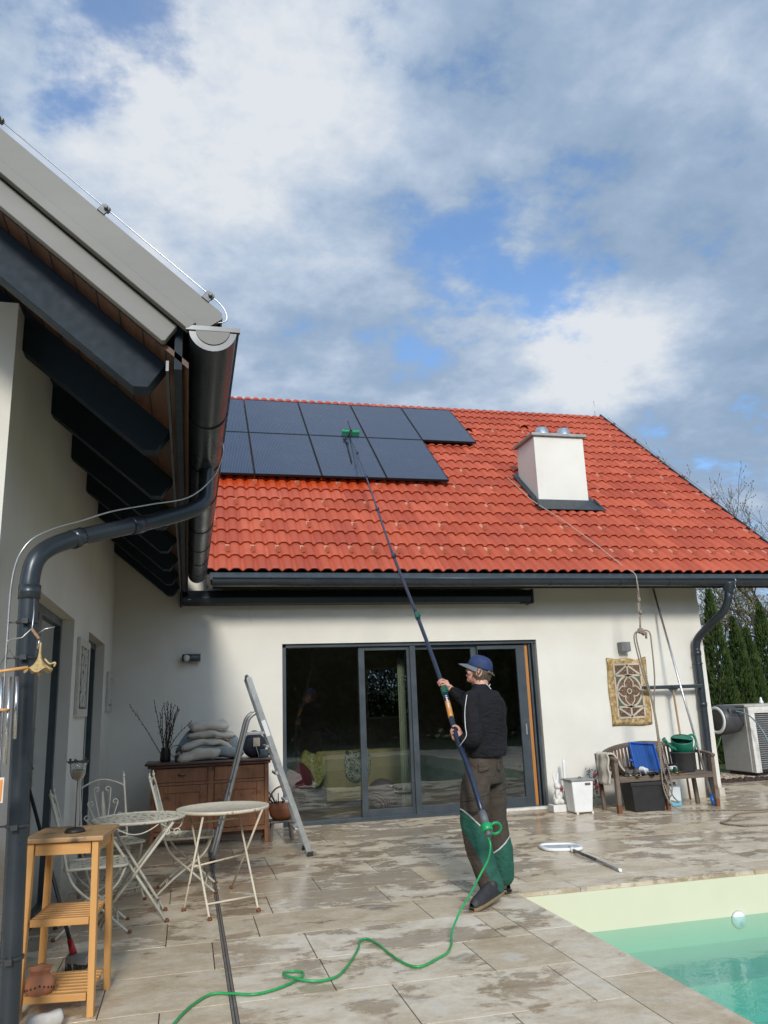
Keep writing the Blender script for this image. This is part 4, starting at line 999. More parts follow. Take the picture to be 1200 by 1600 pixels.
xframe(T1, (((-.12, 6.66, 0), (-.62, 6.86, .69)), ((-.14, 7.02, 0), (-.62, 7.22, .69))), CHAIRM, .011, (.12,))
xframe(T1, (((-.62, 6.78, 0), (-.09, 6.70, .69)), ((-.62, 7.16, 0), (-.09, 7.10, .69))), CHAIRM, .011, (.25,))
m = M()
for s in (1, -1): m.tube([Vector((-.10 + s * .035 + .028 * (1 - i / 20) * math.cos(i * .5) * s, 6.70, .62 + .028 * (1 - i / 20) * math.sin(i * .5))) for i in range(16)], .005, 6)
m.build('scroll', CHAIRM, T1)

# ------------------------------------------------------------------ wooden shelf stand
PINE = wood('oiled_pine', (.50, .245, .07), (.66, .36, .125), (1, 1, .09), 9, .42)
PINEX = wood('oiled_pine_slat', (.46, .22, .065), (.66, .36, .13), (.09, 1, 1), 9, .42)
PINET = wood('weathered_pine_top', (.33, .19, .08), (.47, .29, .14), (.12, 1, 1), 7, .5, (.06, .045, .035))
sh = thing('plant_stand', 'orange pine plant stand with two slatted shelves beside the downpipe', 'shelf stand', (-.61, 5.05, 0))
def bil(u, v, z):   # footprint tapering upward: front edge along x, depth along y
    k = 1 - z * .10; cx_, cy_ = -.615, 5.07
    a = .155 * k; b = .21 * k; d = Vector((.905, -.13, 0)).normalized(); e = Vector((.10, .99, 0)).normalized()
    return Vector((cx_, cy_, z)) + d * (u * a * 1.18) + e * (v * b)
dX = (bil(1, 0, 0) - bil(-1, 0, 0)).normalized(); dY = (bil(0, 1, 0) - bil(0, -1, 0)).normalized()
for u in (-1, 1):
    for v_ in (-1, 1): M().bar(bil(u, v_, 0), bil(u, v_, .85), .034, .046, dY).build('leg', PINE, sh, bevel=.003)
m = M(); m.obox(bil(0, 0, .862), (dX, dY, (0, 0, 1)), (.212, .235, .013)); m.build('top', PINET, sh, bevel=.006)
for v_ in (-1, 1): M().bar(bil(-.86, v_, .815), bil(.86, v_, .815), .03, .06).build('apron', PINEX, sh, bevel=.002)
for u in (-1, 1): M().bar(bil(u, -.8, .815), bil(u, .8, .815), .022, .06).build('apron', PINEX, sh, bevel=.002)
for z in (.46, .10):
    for v_ in (-.86, -.62, -.36, -.10, .16, .42, .68, .9): M().bar(bil(-.90, v_, z), bil(.90, v_, z), .030, .014).build('slat', PINEX, sh, bevel=.002)
    for u in (-.80, .80): M().bar(bil(u, -.85, z - .02), bil(u, .85, z - .02), .02, .022).build('shelf_rail', PINEX, sh)
    M().bar(bil(-.86, -.98, z - .008), bil(.86, -.98, z - .008), .016, .036).build('shelf_lip', PINEX, sh, bevel=.002)
cd = thing('candle_holder', 'glass tea light cup on a thin dark rod standing on the pine stand', 'candle holder', (-.60, 5.02, .876))
M().lathe([(.0, .0), (.055, 0), (.055, .008), (.042, .022), (.008, .026), (0, .026)], (-.60, 5.02, .876), n=24).build('base', simple('dark_iron', (.03, .028, .028), .5, .5), cd)
M().tube([(-.60, 5.02, .89), (-.60, 5.02, 1.15)], .003, 6).build('rod', simple('dark_iron', (0, 0, 0)), cd)
GL = NT('clear_glass'); GL.t.nodes.remove(GL.b); _a = GL.n('ShaderNodeBsdfTransparent'); _a.inputs[0].default_value = (.86, .87, .85, 1); _b = GL.n('ShaderNodeBsdfGlossy'); _b.inputs['Roughness'].default_value = .05; _f = GL.n('ShaderNodeLayerWeight'); _f.inputs[0].default_value = .45; _m = GL.n('ShaderNodeMixShader'); GL.l(_f.outputs['Facing'], _m.inputs[0]); GL.l(_a.outputs[0], _m.inputs[1]); GL.l(_b.outputs[0], _m.inputs[2]); GL.l(_m.outputs[0], GL.out.inputs[0]); GL = GL.m
M().lathe([(.008, 0), (.03, .012), (.042, .04), (.045, .075), (.048, .105), (.044, .105), (.040, .07), (.028, .016), (.0, .008)], (-.60, 5.02, 1.15), n=24).build('glass_cup', GL, cd)
m = M(); m.lathe([(.0, .01), (.03, .016), (.039, .04), (.040, .06), (.0, .058)], (-.60, 5.02, 1.15), n=20); m.build('dark_filling', simple('tea_light_sand', (.055, .05, .04), .8), cd)
m = M(); m.tube([(-.60 + .05 * math.cos(a * .52), 5.02 + .05 * math.sin(a * .52), 1.252) for a in range(12)], .0035, 5, closed=True)
for a in range(7): m.sph((-.60 + .052 * math.cos(a * .9), 5.02 + .052 * math.sin(a * .9), 1.252 + .012 * (a % 2)), .008, 6, 4)
m.tube([(-.665, 5.02, 1.255), (-.535, 5.02, 1.258)], .003, 5); m.build('beaded_rim', simple('dark_iron', (0, 0, 0)), cd)
TC = simple('terracotta', (.42, .17, .085), .8, 0, .15, 8, .3, 60)
pt = thing('clay_lantern', 'small terracotta pot with punched holes on the bottom shelf of the pine stand', 'pot', (-.73, 4.93, .11))
m = M(); cc = Vector((-.725, 4.93, .109)); 
def potf(a, b):
    pr = [(.062, 0), (.072, .02), (.074, .05), (.060, .075), (.045, .088), (.052, .105), (.060, .122), (.050, .112), (.040, .09), (.05, .07)]
    i = min(int(b * 9), 8); f = b * 9 - i; r_ = pr[i][0] * (1 - f) + pr[i + 1][0] * f; z = pr[i][1] * (1 - f) + pr[i + 1][1] * f
    t = 2 * math.pi * a; r_ *= 1 + (.05 * math.sin(t * 5) if b > .5 else 0); return cc + Vector((r_ * math.cos(t), r_ * math.sin(t), z + (.003 * math.sin(t * 5) if b > .5 else 0)))
m.sheet(potf, 36, 18); m.add([potf(i / 36, 0) for i in range(36)], [tuple(range(36))]); m.build('pot_body', TC, pt)
m = M()
for i in range(9): a = -2.6 + i * .3; m.sph(cc + Vector((.0735 * math.cos(a), .0735 * math.sin(a), .05 - .006 * abs(i - 4))), (.005, .005, .006), 6, 4)
m.build('holes', BLACK, pt)
cl = cushion('rag', 'pale crumpled rag on the paving at the foot of the pine stand', 'rag', (-.66, 4.72, .045), (.17, .12, .07), (0, 0, .2), simple('grey_rag', (.42, .40, .37), .95, 0, .2, 12, .5, 60))
# broom leaning into the door opening
br_ = thing('broom', 'broom with black handle and red collar lying in the doorway behind the pine stand', 'broom', (-.62, 5.8, 0))
b0 = Vector((-.66, 5.72, .10)); b1 = Vector((-1.06, 6.25, 1.02))
M().tube([b0, b1], .012, 8).build('handle', BLACK, br_); dd = (b1 - b0).normalized()
M().tube([b0 - dd * .02, b0 + dd * .07], [.022, .016], 10).build('collar', simple('red_plastic', (.45, .02, .02), .35), br_)
m = M(); m.obox(b0 - dd * .04 + Vector((.02, -.01, -.01)), ((.8, -.4, 0), (.3, .9, .2), (0, 0, 1)), (.075, .028, .022)); m.build('brush_head', simple('grey_broom_plastic', (.25, .25, .24), .4), br_, bevel=.008)
m = M(); r = random.Random(8)
for i in range(60): p = b0 - dd * .05 + Vector((r.uniform(-.05, .08), r.uniform(-.04, .02), -.02)); m.tube([p, p + Vector((r.uniform(-.01, .02), r.uniform(-.02, .02), -.045))], .003, 4)
m.build('bristles', simple('broom_bristles', (.05, .045, .04), .8), br_)

# hanging bits by the downpipe
wc = thing('wind_chime', 'silver tube wind chime hanging from a wooden rod beside the downpipe', 'wind chime', (-.86, 4.2, 1.75))
SIL = simple('silver_tube', (.5, .5, .5), .25, .9)
M().tube([(-.96, 4.2, 1.715), (-.755, 4.2, 1.742)], .008, 8).build('rod', PINEX, wc)
m = M(); m.tube([(-.90, 4.2, 1.72), (-.842, 4.2, 1.83), (-.79, 4.2, 1.735)], .0015, 4); m.build('cord', BLACK, wc)
for x, z0, z1 in ((-.90, 1.70, 1.50), (-.868, 1.70, 1.36), (-.80, 1.70, 1.41), (-.835, 1.70, 1.30)): 
    M().tube([(x, 4.2 + (.02 if x == -.835 else 0), z0), (x + .008, 4.2, z1)], .0085, 10).build('chime_tube', SIL, wc)
M().lathe([(.0, 0), (.028, .0), (.028, .012), (0, .012)], (-.85, 4.2, 1.54), n=14).build('striker', PINEX, wc)
fo = thing('bell_ornament', 'golden bell shaped flower ornament hanging on bent wires from the downpipe clamp', 'ornament', (-.70, 4.2, 1.85))
GOLD = simple('straw_gold', (.46, .33, .14), .65, .15, .35, 60, .5, 120); WIRE = simple('wire', (.45, .45, .44), .3, .8)
m = M(); m.tube([(-.765, 4.30, 2.09), (-.745, 4.2, 2.0), (-.748, 4.2, 1.93), (-.79, 4.2, 1.885), (-.845, 4.2, 1.875)], .003, 6); m.tube([(-.722, 4.2, 1.90), (-.69, 4.2, 1.925), (-.645, 4.2, 1.935)], .003, 6); m.tube([(-.845, 4.2, 1.875), (-.862, 4.2, 1.862), (-.84, 4.2, 1.855)], .003, 6); m.build('wire', WIRE, fo)
M().bar((-.75, 4.2, 1.928), (-.712, 4.2, 1.878), .012, .028, (0, 1, 0)).build('wood_block', wood('small_wood', (.20, .10, .05), (.32, .18, .09)), fo)
m = M()
def bell(a, b):
    t = 2 * math.pi * a; rr = .004 + .052 * b ** 4.2 + .012 * b * abs(math.sin(t * 2.5)) * b ** 4; return Vector((-.705 + rr * math.cos(t) , 4.2 + rr * math.sin(t), 1.86 - .135 * b + .012 * b ** 6 * math.sin(t * 5)))
m.sheet(bell, 30, 12); m.build('bell', GOLD, fo, solid=.002)
M().tube([(-.712, 4.2, 1.88), (-.716, 4.2, 1.83)], .005, 6).build('stem', WIRE, fo); M().sph((-.703, 4.2, 1.715), (.009, .009, .018), 8, 6).build('clapper', GOLD, fo)
M().tube(spline([(-.68, 4.19, 1.78), (-.655, 4.18, 1.755), (-.63, 4.18, 1.76), (-.635, 4.18, 1.74)], 4), .005, 6).build('leaf', GOLD, fo)
og = thing('orange_tag', 'orange rounded plate with a pale rim at the left edge beside the downpipe', 'plate', (-.84, 4.1, 1.19))
M().box(-.90, -.805, 4.10, 4.104, 1.135, 1.245).build('plate_rim', simple('cream_rim', (.7, .62, .48), .5), og, bevel=.02)
M().box(-.895, -.812, 4.094, 4.0995, 1.143, 1.237).build('plate_face', simple('orange_face', (.75, .27, .06), .4), og, bevel=.002)
# ------------------------------------------------------------------ inside the room, seen through the glass
YEL = simple('yellow_cover', (.42, .31, .15), .85, 0, .12, 8, .3); 
sf_ = thing('sofa', 'yellow covered sofa standing inside behind the terrace door', 'sofa', (2.35, 13.2, 0))
M().box(1.95, 3.35, 12.95, 13.75, .08, .42).build('seat', YEL, sf_, bevel=.04); M().box(1.95, 3.35, 12.78, 12.945, .08, .84).build('backrest', YEL, sf_, bevel=.05)
for x in (1.93, 3.22): M().box(x, x + .14, 12.96, 13.74, .1, .6).build('armrest', YEL, sf_, bevel=.04)
PAT = NT('circle_pattern'); vo = PAT.n('ShaderNodeTexVoronoi'); PAT.l(PAT.co(), vo.inputs[0]); vo.inputs['Scale'].default_value = 11; PAT.set(col=PAT.ramp(vo.outputs['Distance'], [(.30, (.10, .085, .07)), (.36, (.50, .46, .36)), (.5, (.10, .09, .07)), (.60, (.55, .50, .38))], 'CONSTANT'), rough=.9); PAT = PAT.m
cushion('throw', 'spotted cream and brown throw hanging over the sofa inside', 'throw', (2.60, 12.76, .62), (.42, .06, .46), (0, 0, 0), PAT)
FLP = NT('yellow_leaf_pattern'); FLP.set(col=FLP.ramp(FLP.noise(14, 3, .6), [(.40, (.34, .28, .08)), (.5, (.44, .40, .18)), (.6, (.20, .26, .06))], 'CONSTANT'), rough=.9); FLP = FLP.m
cushion('cushion', 'yellow leaf patterned cushion inside behind the left glass pane', 'cushion', (1.80, 12.3, .62), (.42, .15, .46), (0, .35, .1), FLP)
cushion('cushion', 'wine red cushion inside behind the left glass pane', 'cushion', (1.62, 12.22, .50), (.36, .14, .34), (0, -.6, .1), simple('wine_red', (.16, .025, .04), .85))
M2 = M().box(1.35, 2.0, 12.1, 12.75, .05, .36); tag(M2.build('footrest', simple('grey_upholstery', (.12, .11, .12), .9), None, (1.7, 12.4, .05), bevel=.04), 'low grey upholstered footrest inside under the yellow cushion', 'footrest')
BALL = NT('striped_ball'); wv = BALL.n('ShaderNodeTexWave'); wv.bands_direction = 'DIAGONAL'; BALL.l(BALL.co(), wv.inputs[0]); wv.inputs['Scale'].default_value = 14; BALL.set(col=BALL.ramp(wv.outputs['Fac'], [(.4, (.14, .07, .08)), (.6, (.34, .24, .24))]), rough=.8); BALL = BALL.m
tag(M().sph((2.80, 12.0, .235), .225, 24, 16).build('pouf', BALL, None, (2.80, 12.0, .01)), 'round mauve striped pouf inside behind the narrow door panel', 'pouf')
CUR = knit('curtain_cloth', (.42, .42, .30), (.52, .52, .38), 60)
m = M(); m.sheet(lambda a, b: (3.0 + a * .11, 11.60 + .02 * math.sin(a * 20), .02 + 2.36 * b), 20, 2); tag(m.build('curtain', CUR, None, (3.05, 11.6, 0), solid=.004), 'narrow pale green curtain hanging inside beside the door panel', 'curtain')
# ------------------------------------------------------------------ bench and the things around it
BW = wood('weathered_teak', (.075, .055, .042), (.20, .155, .115), (.12, 1, 1), 8, .75); BWV = wood('weathered_teak_upright', (.085, .062, .045), (.22, .17, .125), (1, 1, .12), 8, .75, (.13, .05, .02))
BRU = wood('brown_leg_end', (.10, .035, .012), (.2, .075, .03), (1, 1, .12), 8, .7)
bn = thing('garden_bench', 'weathered grey teak bench with an arched slatted back under the wall rug', 'bench', (6.34, 10.4, 0))
bx0, bx1, by0, by1 = 5.56, 7.10, 10.12, 10.62
for x in (bx0 + .03, bx1 - .03):
    o = M().bar((x, by0 + .03, .10), (x + (0 if x < 6 else -.0), by0 + .03, .66), .055, .055, (0, 1, 0)).build('leg', BWV, bn, bevel=.004); M().bar((x, by0 + .03, 0), (x, by0 + .03, .099), .054, .054, (0, 1, 0)).build('leg_end', BRU, o)
for x in (bx0 + .04, bx1 - .04, 6.62): M().bar((x, by1 - .04, 0), (x, by1 + .04, .74 if x != 6.62 else .44), .05, .05, (0, 1, 0)).build('leg', BWV, bn, bevel=.004)
o = M().bar((6.33, by0 + .05, .10), (6.33, by0 + .05, .40), .05, .05, (0, 1, 0)).build('leg', BWV, bn, bevel=.004); M().bar((6.33, by0 + .05, 0), (6.33, by0 + .05, .099), .049, .049, (0, 1, 0)).build('leg_end', BRU, o)
m = M(); m.box(bx0 + .06, bx1 - .06, by0, by0 + .025, .385, .435); m.build('front_apron', BW, bn, bevel=.004)
for i in range(7):
    y = by0 - .005 + i * .068; M().box(bx0 + (.0 if i else .055), bx1 - (.0 if i else .055), y, y + .058, .436, .456).build('seat_slat', BW, bn, bevel=.004)
def top_rail(t): x = bx0 + .04 + (bx1 - bx0 - .08) * t; return Vector((x, by1 + .05 - .18 * (abs(2 * t - 1) ** 4), .725 + .12 * math.sin(math.pi * t) ** .8))
P = [top_rail(i / 24) for i in range(25)]
m = M()
for a, b in zip(P, P[1:]): m.bar(a, b + (b - a) * .08, .045, .06, (0, 0, 1))
m.build('top_rail', BW, bn, bevel=.006)
m = M(); m.bar((bx0 + .06, by1, .52), (bx1 - .06, by1, .52), .03, .045); m.build('lower_rail', BW, bn, bevel=.004)
for i in range(1, 26): p = top_rail(i / 26); M().bar((p.x, by1 + .0, .53), (p.x, p.y - .005, p.z - .02), .030, .014, (0, 1, 0)).build('back_slat', BWV, bn)
for x, s in ((bx0 + .03, 1), (bx1 - .03, -1)):
    Q = spline([(x, by0 - .02, .67), (x, by0 + .12, .70), (x, by1 - .14, .71), (x + s * .02, by1, .735)], 5); m = M()
    for a, b in zip(Q, Q[1:]): m.bar(a, b + (b - a) * .1, .06, .035)
    m.build('armrest', BW, bn, bevel=.006)
    for k in range(4): y = by0 + .12 + k * .1; M().bar((x, y, .45), (x, y, .69), .022, .014, (0, 1, 0)).build('arm_slat', BWV, bn)
SEAT = .457
# towel over the left arm
m = M()
def tw(a, b):
    s = b * 1.05; y = 10.20 + a * .30; ex = .045 * math.sin(a * 9 + b * 3) * .35
    if s < .36: x, z = 5.515 + ex, .36 + s
    elif s < .50: t = (s - .36) / .14 * math.pi; x, z = 5.575 - .06 * math.cos(t), .725 + .03 * math.sin(t)
    else: u = s - .50; x, z = 5.635 + u * .32, .72 - u * .47
    return (x + .01 * math.sin(z * 30), y + .04 * b, z + .008 * math.sin(a * 14))
m.sheet(tw, 14, 30); tag(m.build('towel', knit('sand_towel', (.40, .35, .27), (.54, .49, .40), 90), None, (5.58, 10.3, .7), solid=.022), 'sand coloured towel draped over the left arm of the bench', 'towel')
# shoes
def shoe(m_, c, ang, L, up_, sole, kind):
    c = Vector(c); f = Vector((math.cos(ang), math.sin(ang), 0)); s_ = Vector((-f.y, f.x, 0)); t = m_
    def W(a): return .30 * L * .5 * (.78 + .30 * math.sin(math.pi * min(1, a * 1.05)) ** 1.0 + (.12 if a > .5 else 0) * math.sin(math.pi * (a - .5) * 2)) * (1 if 0.04 < a < .96 else .7)
    def sf(a, b):
        x = (a - .5) * L; th = 2 * math.pi * b; w = W(a); return c + f * x + s_ * math.cos(th) * w + Vector((0, 0, .012 + .012 * math.sin(th)))
    t.sheet(sf, 12, 12, sole); 
    if kind == 'sandal':
        for a in (.30, .72):
            t.sheet(lambda p, q, a=a: c + f * ((a - .5) * L + (q - .5) * .045) + s_ * math.cos(math.pi * p) * W(a) * 1.02 + Vector((0, 0, .02 + .05 * math.sin(math.pi * p))), 10, 2, up_)
    else:
        H = .075 if kind == 'shoe' else .055
        def uf(a, b):
            x = (a - .5) * L * .97; h = H * (1.0 if a < .45 else 1 - (a - .45) * 1.0) * min(1, .45 + a * 6); th = math.pi * b
            return c + f * x + s_ * math.cos(th) * W(a) * (1 - .25 * math.sin(th)) + Vector((0, 0, .022 + h * math.sin(th) * (1 if (a > .5 or kind == 'clog') else .999)))
        t.sheet(uf, 14, 12, up_)
        t.sph(c - f * L * .18 + Vector((0, 0, .022 + H)), (.03, .03, .006), 8, 5, 2)
def pair(label, x, y, ang, L, mats, kind, dx=.10, name='shoes', dxy=None):
    t = thing(name, label, kind if kind != 'shoe' else 'shoes', (x, y, SEAT), 'footwear on the bench seat')
    for k in (-1, 1):
        m = M(); sd = Vector((-math.sin(ang), math.cos(ang), 0)) * k * dx / 2; shoe(m, (x + sd.x, y + sd.y, SEAT + .001), ang + k * .06, L, 0, 1, kind); m.build('shoe', mats, t)
DKS = simple('dark_shoe_fabric', (.11, .085, .075), .8, 0, .4, 20); CRS = simple('cream_sole', (.66, .58, .44), .7); WHS = simple('white_shoe', (.62, .6, .56), .6)
pair('patterned brown shoes with cream soles at the left end of the bench seat', 5.86, 10.20, -2.0, .28, [DKS, CRS, BLACK], 'shoe', .12)
pair('dark grey sandals beside the brown shoes on the bench seat', 6.08, 10.20, -2.05, .28, [simple('slate_strap', (.05, .065, .08), .6), simple('black_sole', (.02, .02, .022), .7), BLACK], 'sandal', .12)
pair('dark slippers in front of the blue tray on the bench seat', 6.27, 10.19, -2.0, .24, [BLACK, simple('black_sole', (0, 0, 0)), BLACK], 'sandal', .10)
pair('small green clogs with yellow soles on the bench seat', 6.46, 10.18, -1.8, .18, [simple('green_clog', (.03, .10, .05), .6), simple('yellow_sole', (.62, .44, .16), .6), BLACK], 'clog', .10)
tag(cushion('cloth', 'white crumpled cloth on the bench seat behind the sandals', 'cloth', (6.13, 10.36, SEAT + .045), (.12, .10, .08), (.3, .2, .5), simple('white_cloth', (.66, .66, .64), .9, 0, .08, 10, .5, 50)))
tag(cushion('cloth', 'small pale cloth on the bench seat beside the dark bucket', 'cloth', (6.60 - .03, 10.34, SEAT + .04), (.12, .1, .07), (0, 0, .2), simple('white_cloth', (0, 0, 0))))
# blue tray leaning against the back
BLU = NT('blue_plastic'); BLU.set(col=(.006, .065, .25), rough=.3); BLU.b.inputs['Transmission Weight'].default_value = .12; BLU = BLU.m
bt = thing('snow_shovel', 'bright blue plastic scoop leaning against the back of the bench', 'scoop', (6.15, 10.45, SEAT))
c = Vector((6.22, 10.46, .665)); ux = Vector((.95, .05, -.09)).normalized(); uz = Vector((.08, .42, .95)).normalized(); un = ux.cross(uz)
m = M(); m.obox(c, (ux, uz, un), (.19, .19, .003)); m.build('blade', BLU, bt)
m = M(); m.obox(c + ux * .195 - un * -.012, (ux, uz, un), (.010, .20, .02)); m.obox(c - ux * .195 + un * .012, (ux, uz, un), (.010, .20, .02)); m.obox(c + uz * .195 + un * .012, (ux, uz, un), (.2, .010, .02))
for k in range(7): m.obox(c + ux * (-.15 + k * .05) + un * .005, (ux, uz, un), (.003, .18, .004))
m.build('rim', simple('blue_rim', (.010, .075, .36), .35), bt, bevel=.004)
M().tube([c - ux * .19 - uz * .06, c - ux * .25 - uz * .05], .02, 8).build('handle_socket', simple('blue_rim', (0, 0, 0)), bt)
# bucket + watering can
bu = thing('bucket', 'dark grey round bucket on the bench carrying the watering can', 'bucket', (6.75, 10.34, SEAT))
M().lathe([(0, .0), (.135, .0), (.14, .01), (.165, .245), (.175, .25), (.175, .265), (.160, .265), (.135, .012), (0, .012)], (6.75, 10.34, SEAT), n=32).build('bucket_body', simple('dark_rubber_bucket', (.035, .035, .035), .6), bu)
GRN = simple('green_plastic', (.012, .16, .10), .35, 0, .1)
wc2 = thing('watering_can', 'dark green plastic watering can resting on the dark bucket', 'watering can', (6.76, 10.34, .73))
cw = Vector((6.76, 10.34, .79)); ax = Vector((-.18, -.35, .92)).normalized()
M().lathe([(.0, -.09), (.12, -.09), (.135, -.07), (.150, .10), (.152, .115), (.144, .112), (.140, .09), (.125, -.06), (.0, -.075)], cw, ax, 28).build('can_body', GRN, wc2)
m = M(); m.tube(spline([cw + Vector((-.10, -.02, -.03)), cw + Vector((-.19, -.03, .0)), cw + Vector((-.28, -.04, .09))], 5), [.035] * 3 + [.026] * 3 + [.02] * 4 + [.019], 10); m.tube([cw + Vector((-.27, -.04, .08)), cw + Vector((-.31, -.045, .115))], [.018, .034], 12); m.build('spout', GRN, wc2)
m = M(); m.tube(spline([cw + Vector((.09, 0, .13)), cw + Vector((.19, .01, .15)), cw + Vector((.235, .01, .06)), cw + Vector((.19, 0, -.03)), cw + Vector((.12, 0, -.06))], 5), .016, 8); m.build('handle', GRN, wc2)
M().sheet(lambda a, b: cw + ax * (.112) + (ax.orthogonal().normalized() * math.cos(math.pi * (a - .5)) + ax.cross(ax.orthogonal().normalized()) * math.sin(math.pi * (a - .5))) * .148 * b, 12, 2).build('top_cover', GRN, wc2, solid=.004)
tag(M().sph((6.60, 10.20, SEAT + .014), (.085, .04, .014), 14, 6).build('hand_brush', simple('maroon', (.06, .012, .012), .4), None, (6.60, 10.2, SEAT)), 'flat dark maroon brush on the bench seat in front of the bucket', 'brush')
# under the bench
cr_ = thing('storage_crate', 'black plastic crate with a rim standing under the bench', 'crate', (6.04, 10.24, 0))
BK = simple('black_plastic', (.018, .018, .019), .45, 0, .2)
m = M(); m.obox((6.04, 10.28, .18), ((1, -.06, 0), (.06, 1, 0), (0, 0, 1)), (.215, .155, .18), taper=1.16); m.build('crate_body', BK, cr_, bevel=.012)
m = M(); m.obox((6.04, 10.28, .352), ((1, -.06, 0), (.06, 1, 0), (0, 0, 1)), (.262, .192, .022)); m.build('rim', BK, cr_, bevel=.006)
jc = thing('canister', 'translucent white canister of light blue liquid under the bench', 'canister', (6.55, 10.4, 0))
JW = NT('milky_plastic'); sp = JW.n('ShaderNodeSeparateXYZ'); JW.l(JW.tc.outputs['Object'], sp.inputs[0]); JW.set(col=JW.mix(JW.rng(sp.outputs[2], .075, .085), (.16, .42, .55), (.60, .66, .68)), rough=.35, sss=.1); JW = JW.m
M().box(6.47, 6.66, 10.34, 10.48, 0, .27).build('tank', JW, jc, bevel=.025); m = M(); m.obox((6.565, 10.41, .285), ((1, 0, 0), (0, 1, 0), (0, 0, 1)), (.07, .05, .016), taper=.6); m.build('shoulder', JW, jc, bevel=.008)
M().lathe([(.022, 0), (.022, .025), (.018, .028)], (6.61, 10.41, .295), n=12).build('cap', WHITEP, jc)
# window squeegee standing on its handle
sq = thing('squeegee', 'wide black floor squeegee with wooden handle leaning upside down on the wall', 'squeegee', (7.12, 11.0, 0))
m = M(); m.box(6.62, 7.60, 10.90, 10.93, 1.59, 1.635); m.build('blade', simple('squeegee_rubber', (.02, .028, .03), .5), sq, bevel=.004)
m = M(); m.box(6.60, 7.62, 10.93, 10.955, 1.60, 1.645); m.build('holder', simple('squeegee_grey', (.10, .12, .125), .4, .4), sq)
M().prism([(7.02, 10.925, 1.60), (7.20, 10.925, 1.60), (7.13, 10.925, 1.53), (7.09, 10.925, 1.53)], (0, .025, 0)).build('bracket', simple('squeegee_grey', (0, 0, 0)), sq)
M().tube([(7.105, 10.93, 1.56), (7.09, 10.80, .02)], .015, 10).build('handle', wood('pale_handle', (.36, .22, .11), (.52, .36, .20), (1, 1, .1), 8, .5), sq)
# long aluminium pole leaning on the wall with a blue end
lp = thing('long_pole', 'long thin aluminium pole with a blue foot leaning against the wall behind the bench', 'pole', (7.05, 10.2, 0))
a, b = Vector((7.09, 10.30, .16)), Vector((7.05, 11.06, 3.13)); a = Vector((7.04, 10.22, .14))
M().tube([a, b], .016, 10).build('pole_tube', ALU, lp)
M().tube([a + (a - b).normalized() * .13, a], .028, 10).build('blue_end', simple('blue_end', (.01, .10, .36), .4), lp)
# bin, rabbit, white tube, roses
bi = thing('pedal_bin', 'white plastic bin with a grey lid between the rabbit figure and the bench', 'bin', (5.20, 10.45, 0))
m = M(); m.obox((5.18, 10.47, .215), ((1, 0, 0), (0, 1, 0), (0, 0, 1)), (.128, .115, .20), taper=1.24); m.build('bin_body', WHITEP, bi, bevel=.015)
m = M(); m.obox((5.18, 10.47, .428), ((1, 0, 0), (0, 1, 0), (0, 0, 1)), (.172, .155, .012)); m.build('lid', simple('lid_grey', (.22, .23, .23), .4), bi, bevel=.006)
m = M(); m.tube(arc((5.20, 10.45, .44), .022, 0, math.pi, 8), .006, 6); m.build('lid_knob', BLACK, bi)
m = M(); m.box(5.21, 5.29, 10.318, 10.328, .365, .392); m.build('handle_slot', simple('slot_brown', (.12, .08, .05), .5), bi, bevel=.004)
for x in (5.09, 5.31): M().box(x - .012, x + .012, 10.36, 10.39, -.0, .02).build('foot', WHITEP, bi)
STN = simple('white_stone', (.68, .67, .63), .7, 0, .08, 12, .4, 50)
rb = thing('rabbit_figure', 'white rabbit figure sitting on a square plinth beside the door', 'figure', (4.98, 10.72, 0))
M().box(4.87, 5.09, 10.63, 10.81, 0, .095).build('plinth', STN, rb, bevel=.008)
m = M(); m.sph((4.98, 10.73, .17), (.068, .07, .085), 16, 10); m.sph((4.98, 10.70, .265), (.042, .045, .06), 14, 10); m.sph((4.975, 10.69, .335), (.048, .055, .046), 14, 10); m.sph((4.975, 10.645, .325), (.022, .022, .02), 10, 8)
for s in (-1, 1): m.sph((4.975 + s * .024, 10.715, .435), (.02, .014, .075), 10, 8, rot=Matrix.Rotation(s * .12, 3, 'Y')); m.sph((4.98 + s * .045, 10.68, .13), (.03, .045, .035), 10, 8); m.sph((4.98 + s * .035, 10.665, .22), (.016, .02, .045), 10, 8)
o = m.build('rabbit_body', STN, rb); md = o.modifiers.new('r', 'REMESH'); md.mode = 'VOXEL'; md.voxel_size = .006; md.use_smooth_shade = True; md = o.modifiers.new('s', 'SMOOTH'); md.factor = .5; md.iterations = 4
tag(M().lathe([(.0, 0), (.035, .0), (.035, .01), (.020, .62), (.018, .66), (0, .665)], (5.19, 10.88, .0), (.0, .0, 1), 16).build('white_lamp_rod', WHITEP, None, (5.19, 10.88, 0)), 'slim white upright plastic rod behind the white bin', 'rod')
ro = thing('rose_bouquet', 'red artificial roses with dark leaves behind the white bin', 'flowers', (5.5, 10.65, 0))
LEAF = simple('dark_leaf', (.03, .055, .022), .6, 0, .4); ROSE = simple('rose_red', (.38, .015, .045), .55, 0, .35, 30)
r = random.Random(21); m = M()
for i in range(6): m.tube([(5.44, 10.68, .02), (5.46 + r.uniform(-.03, .07), 10.64, r.uniform(.3, .5))], .004, 5)
for i in range(46):
    c = Vector((5.50 + r.uniform(-.08, .08), 10.66 + r.uniform(-.05, .05), r.uniform(.12, .52))); d = Vector((r.uniform(-1, 1), r.uniform(-1, 1), r.uniform(-.3, 1))).normalized(); s_ = d.orthogonal().normalized() * .014
    m.add([c, c + d * .03 + s_, c + d * .06, c + d * .03 - s_], [(0, 1, 2, 3)])
m.build('foliage', LEAF, ro)
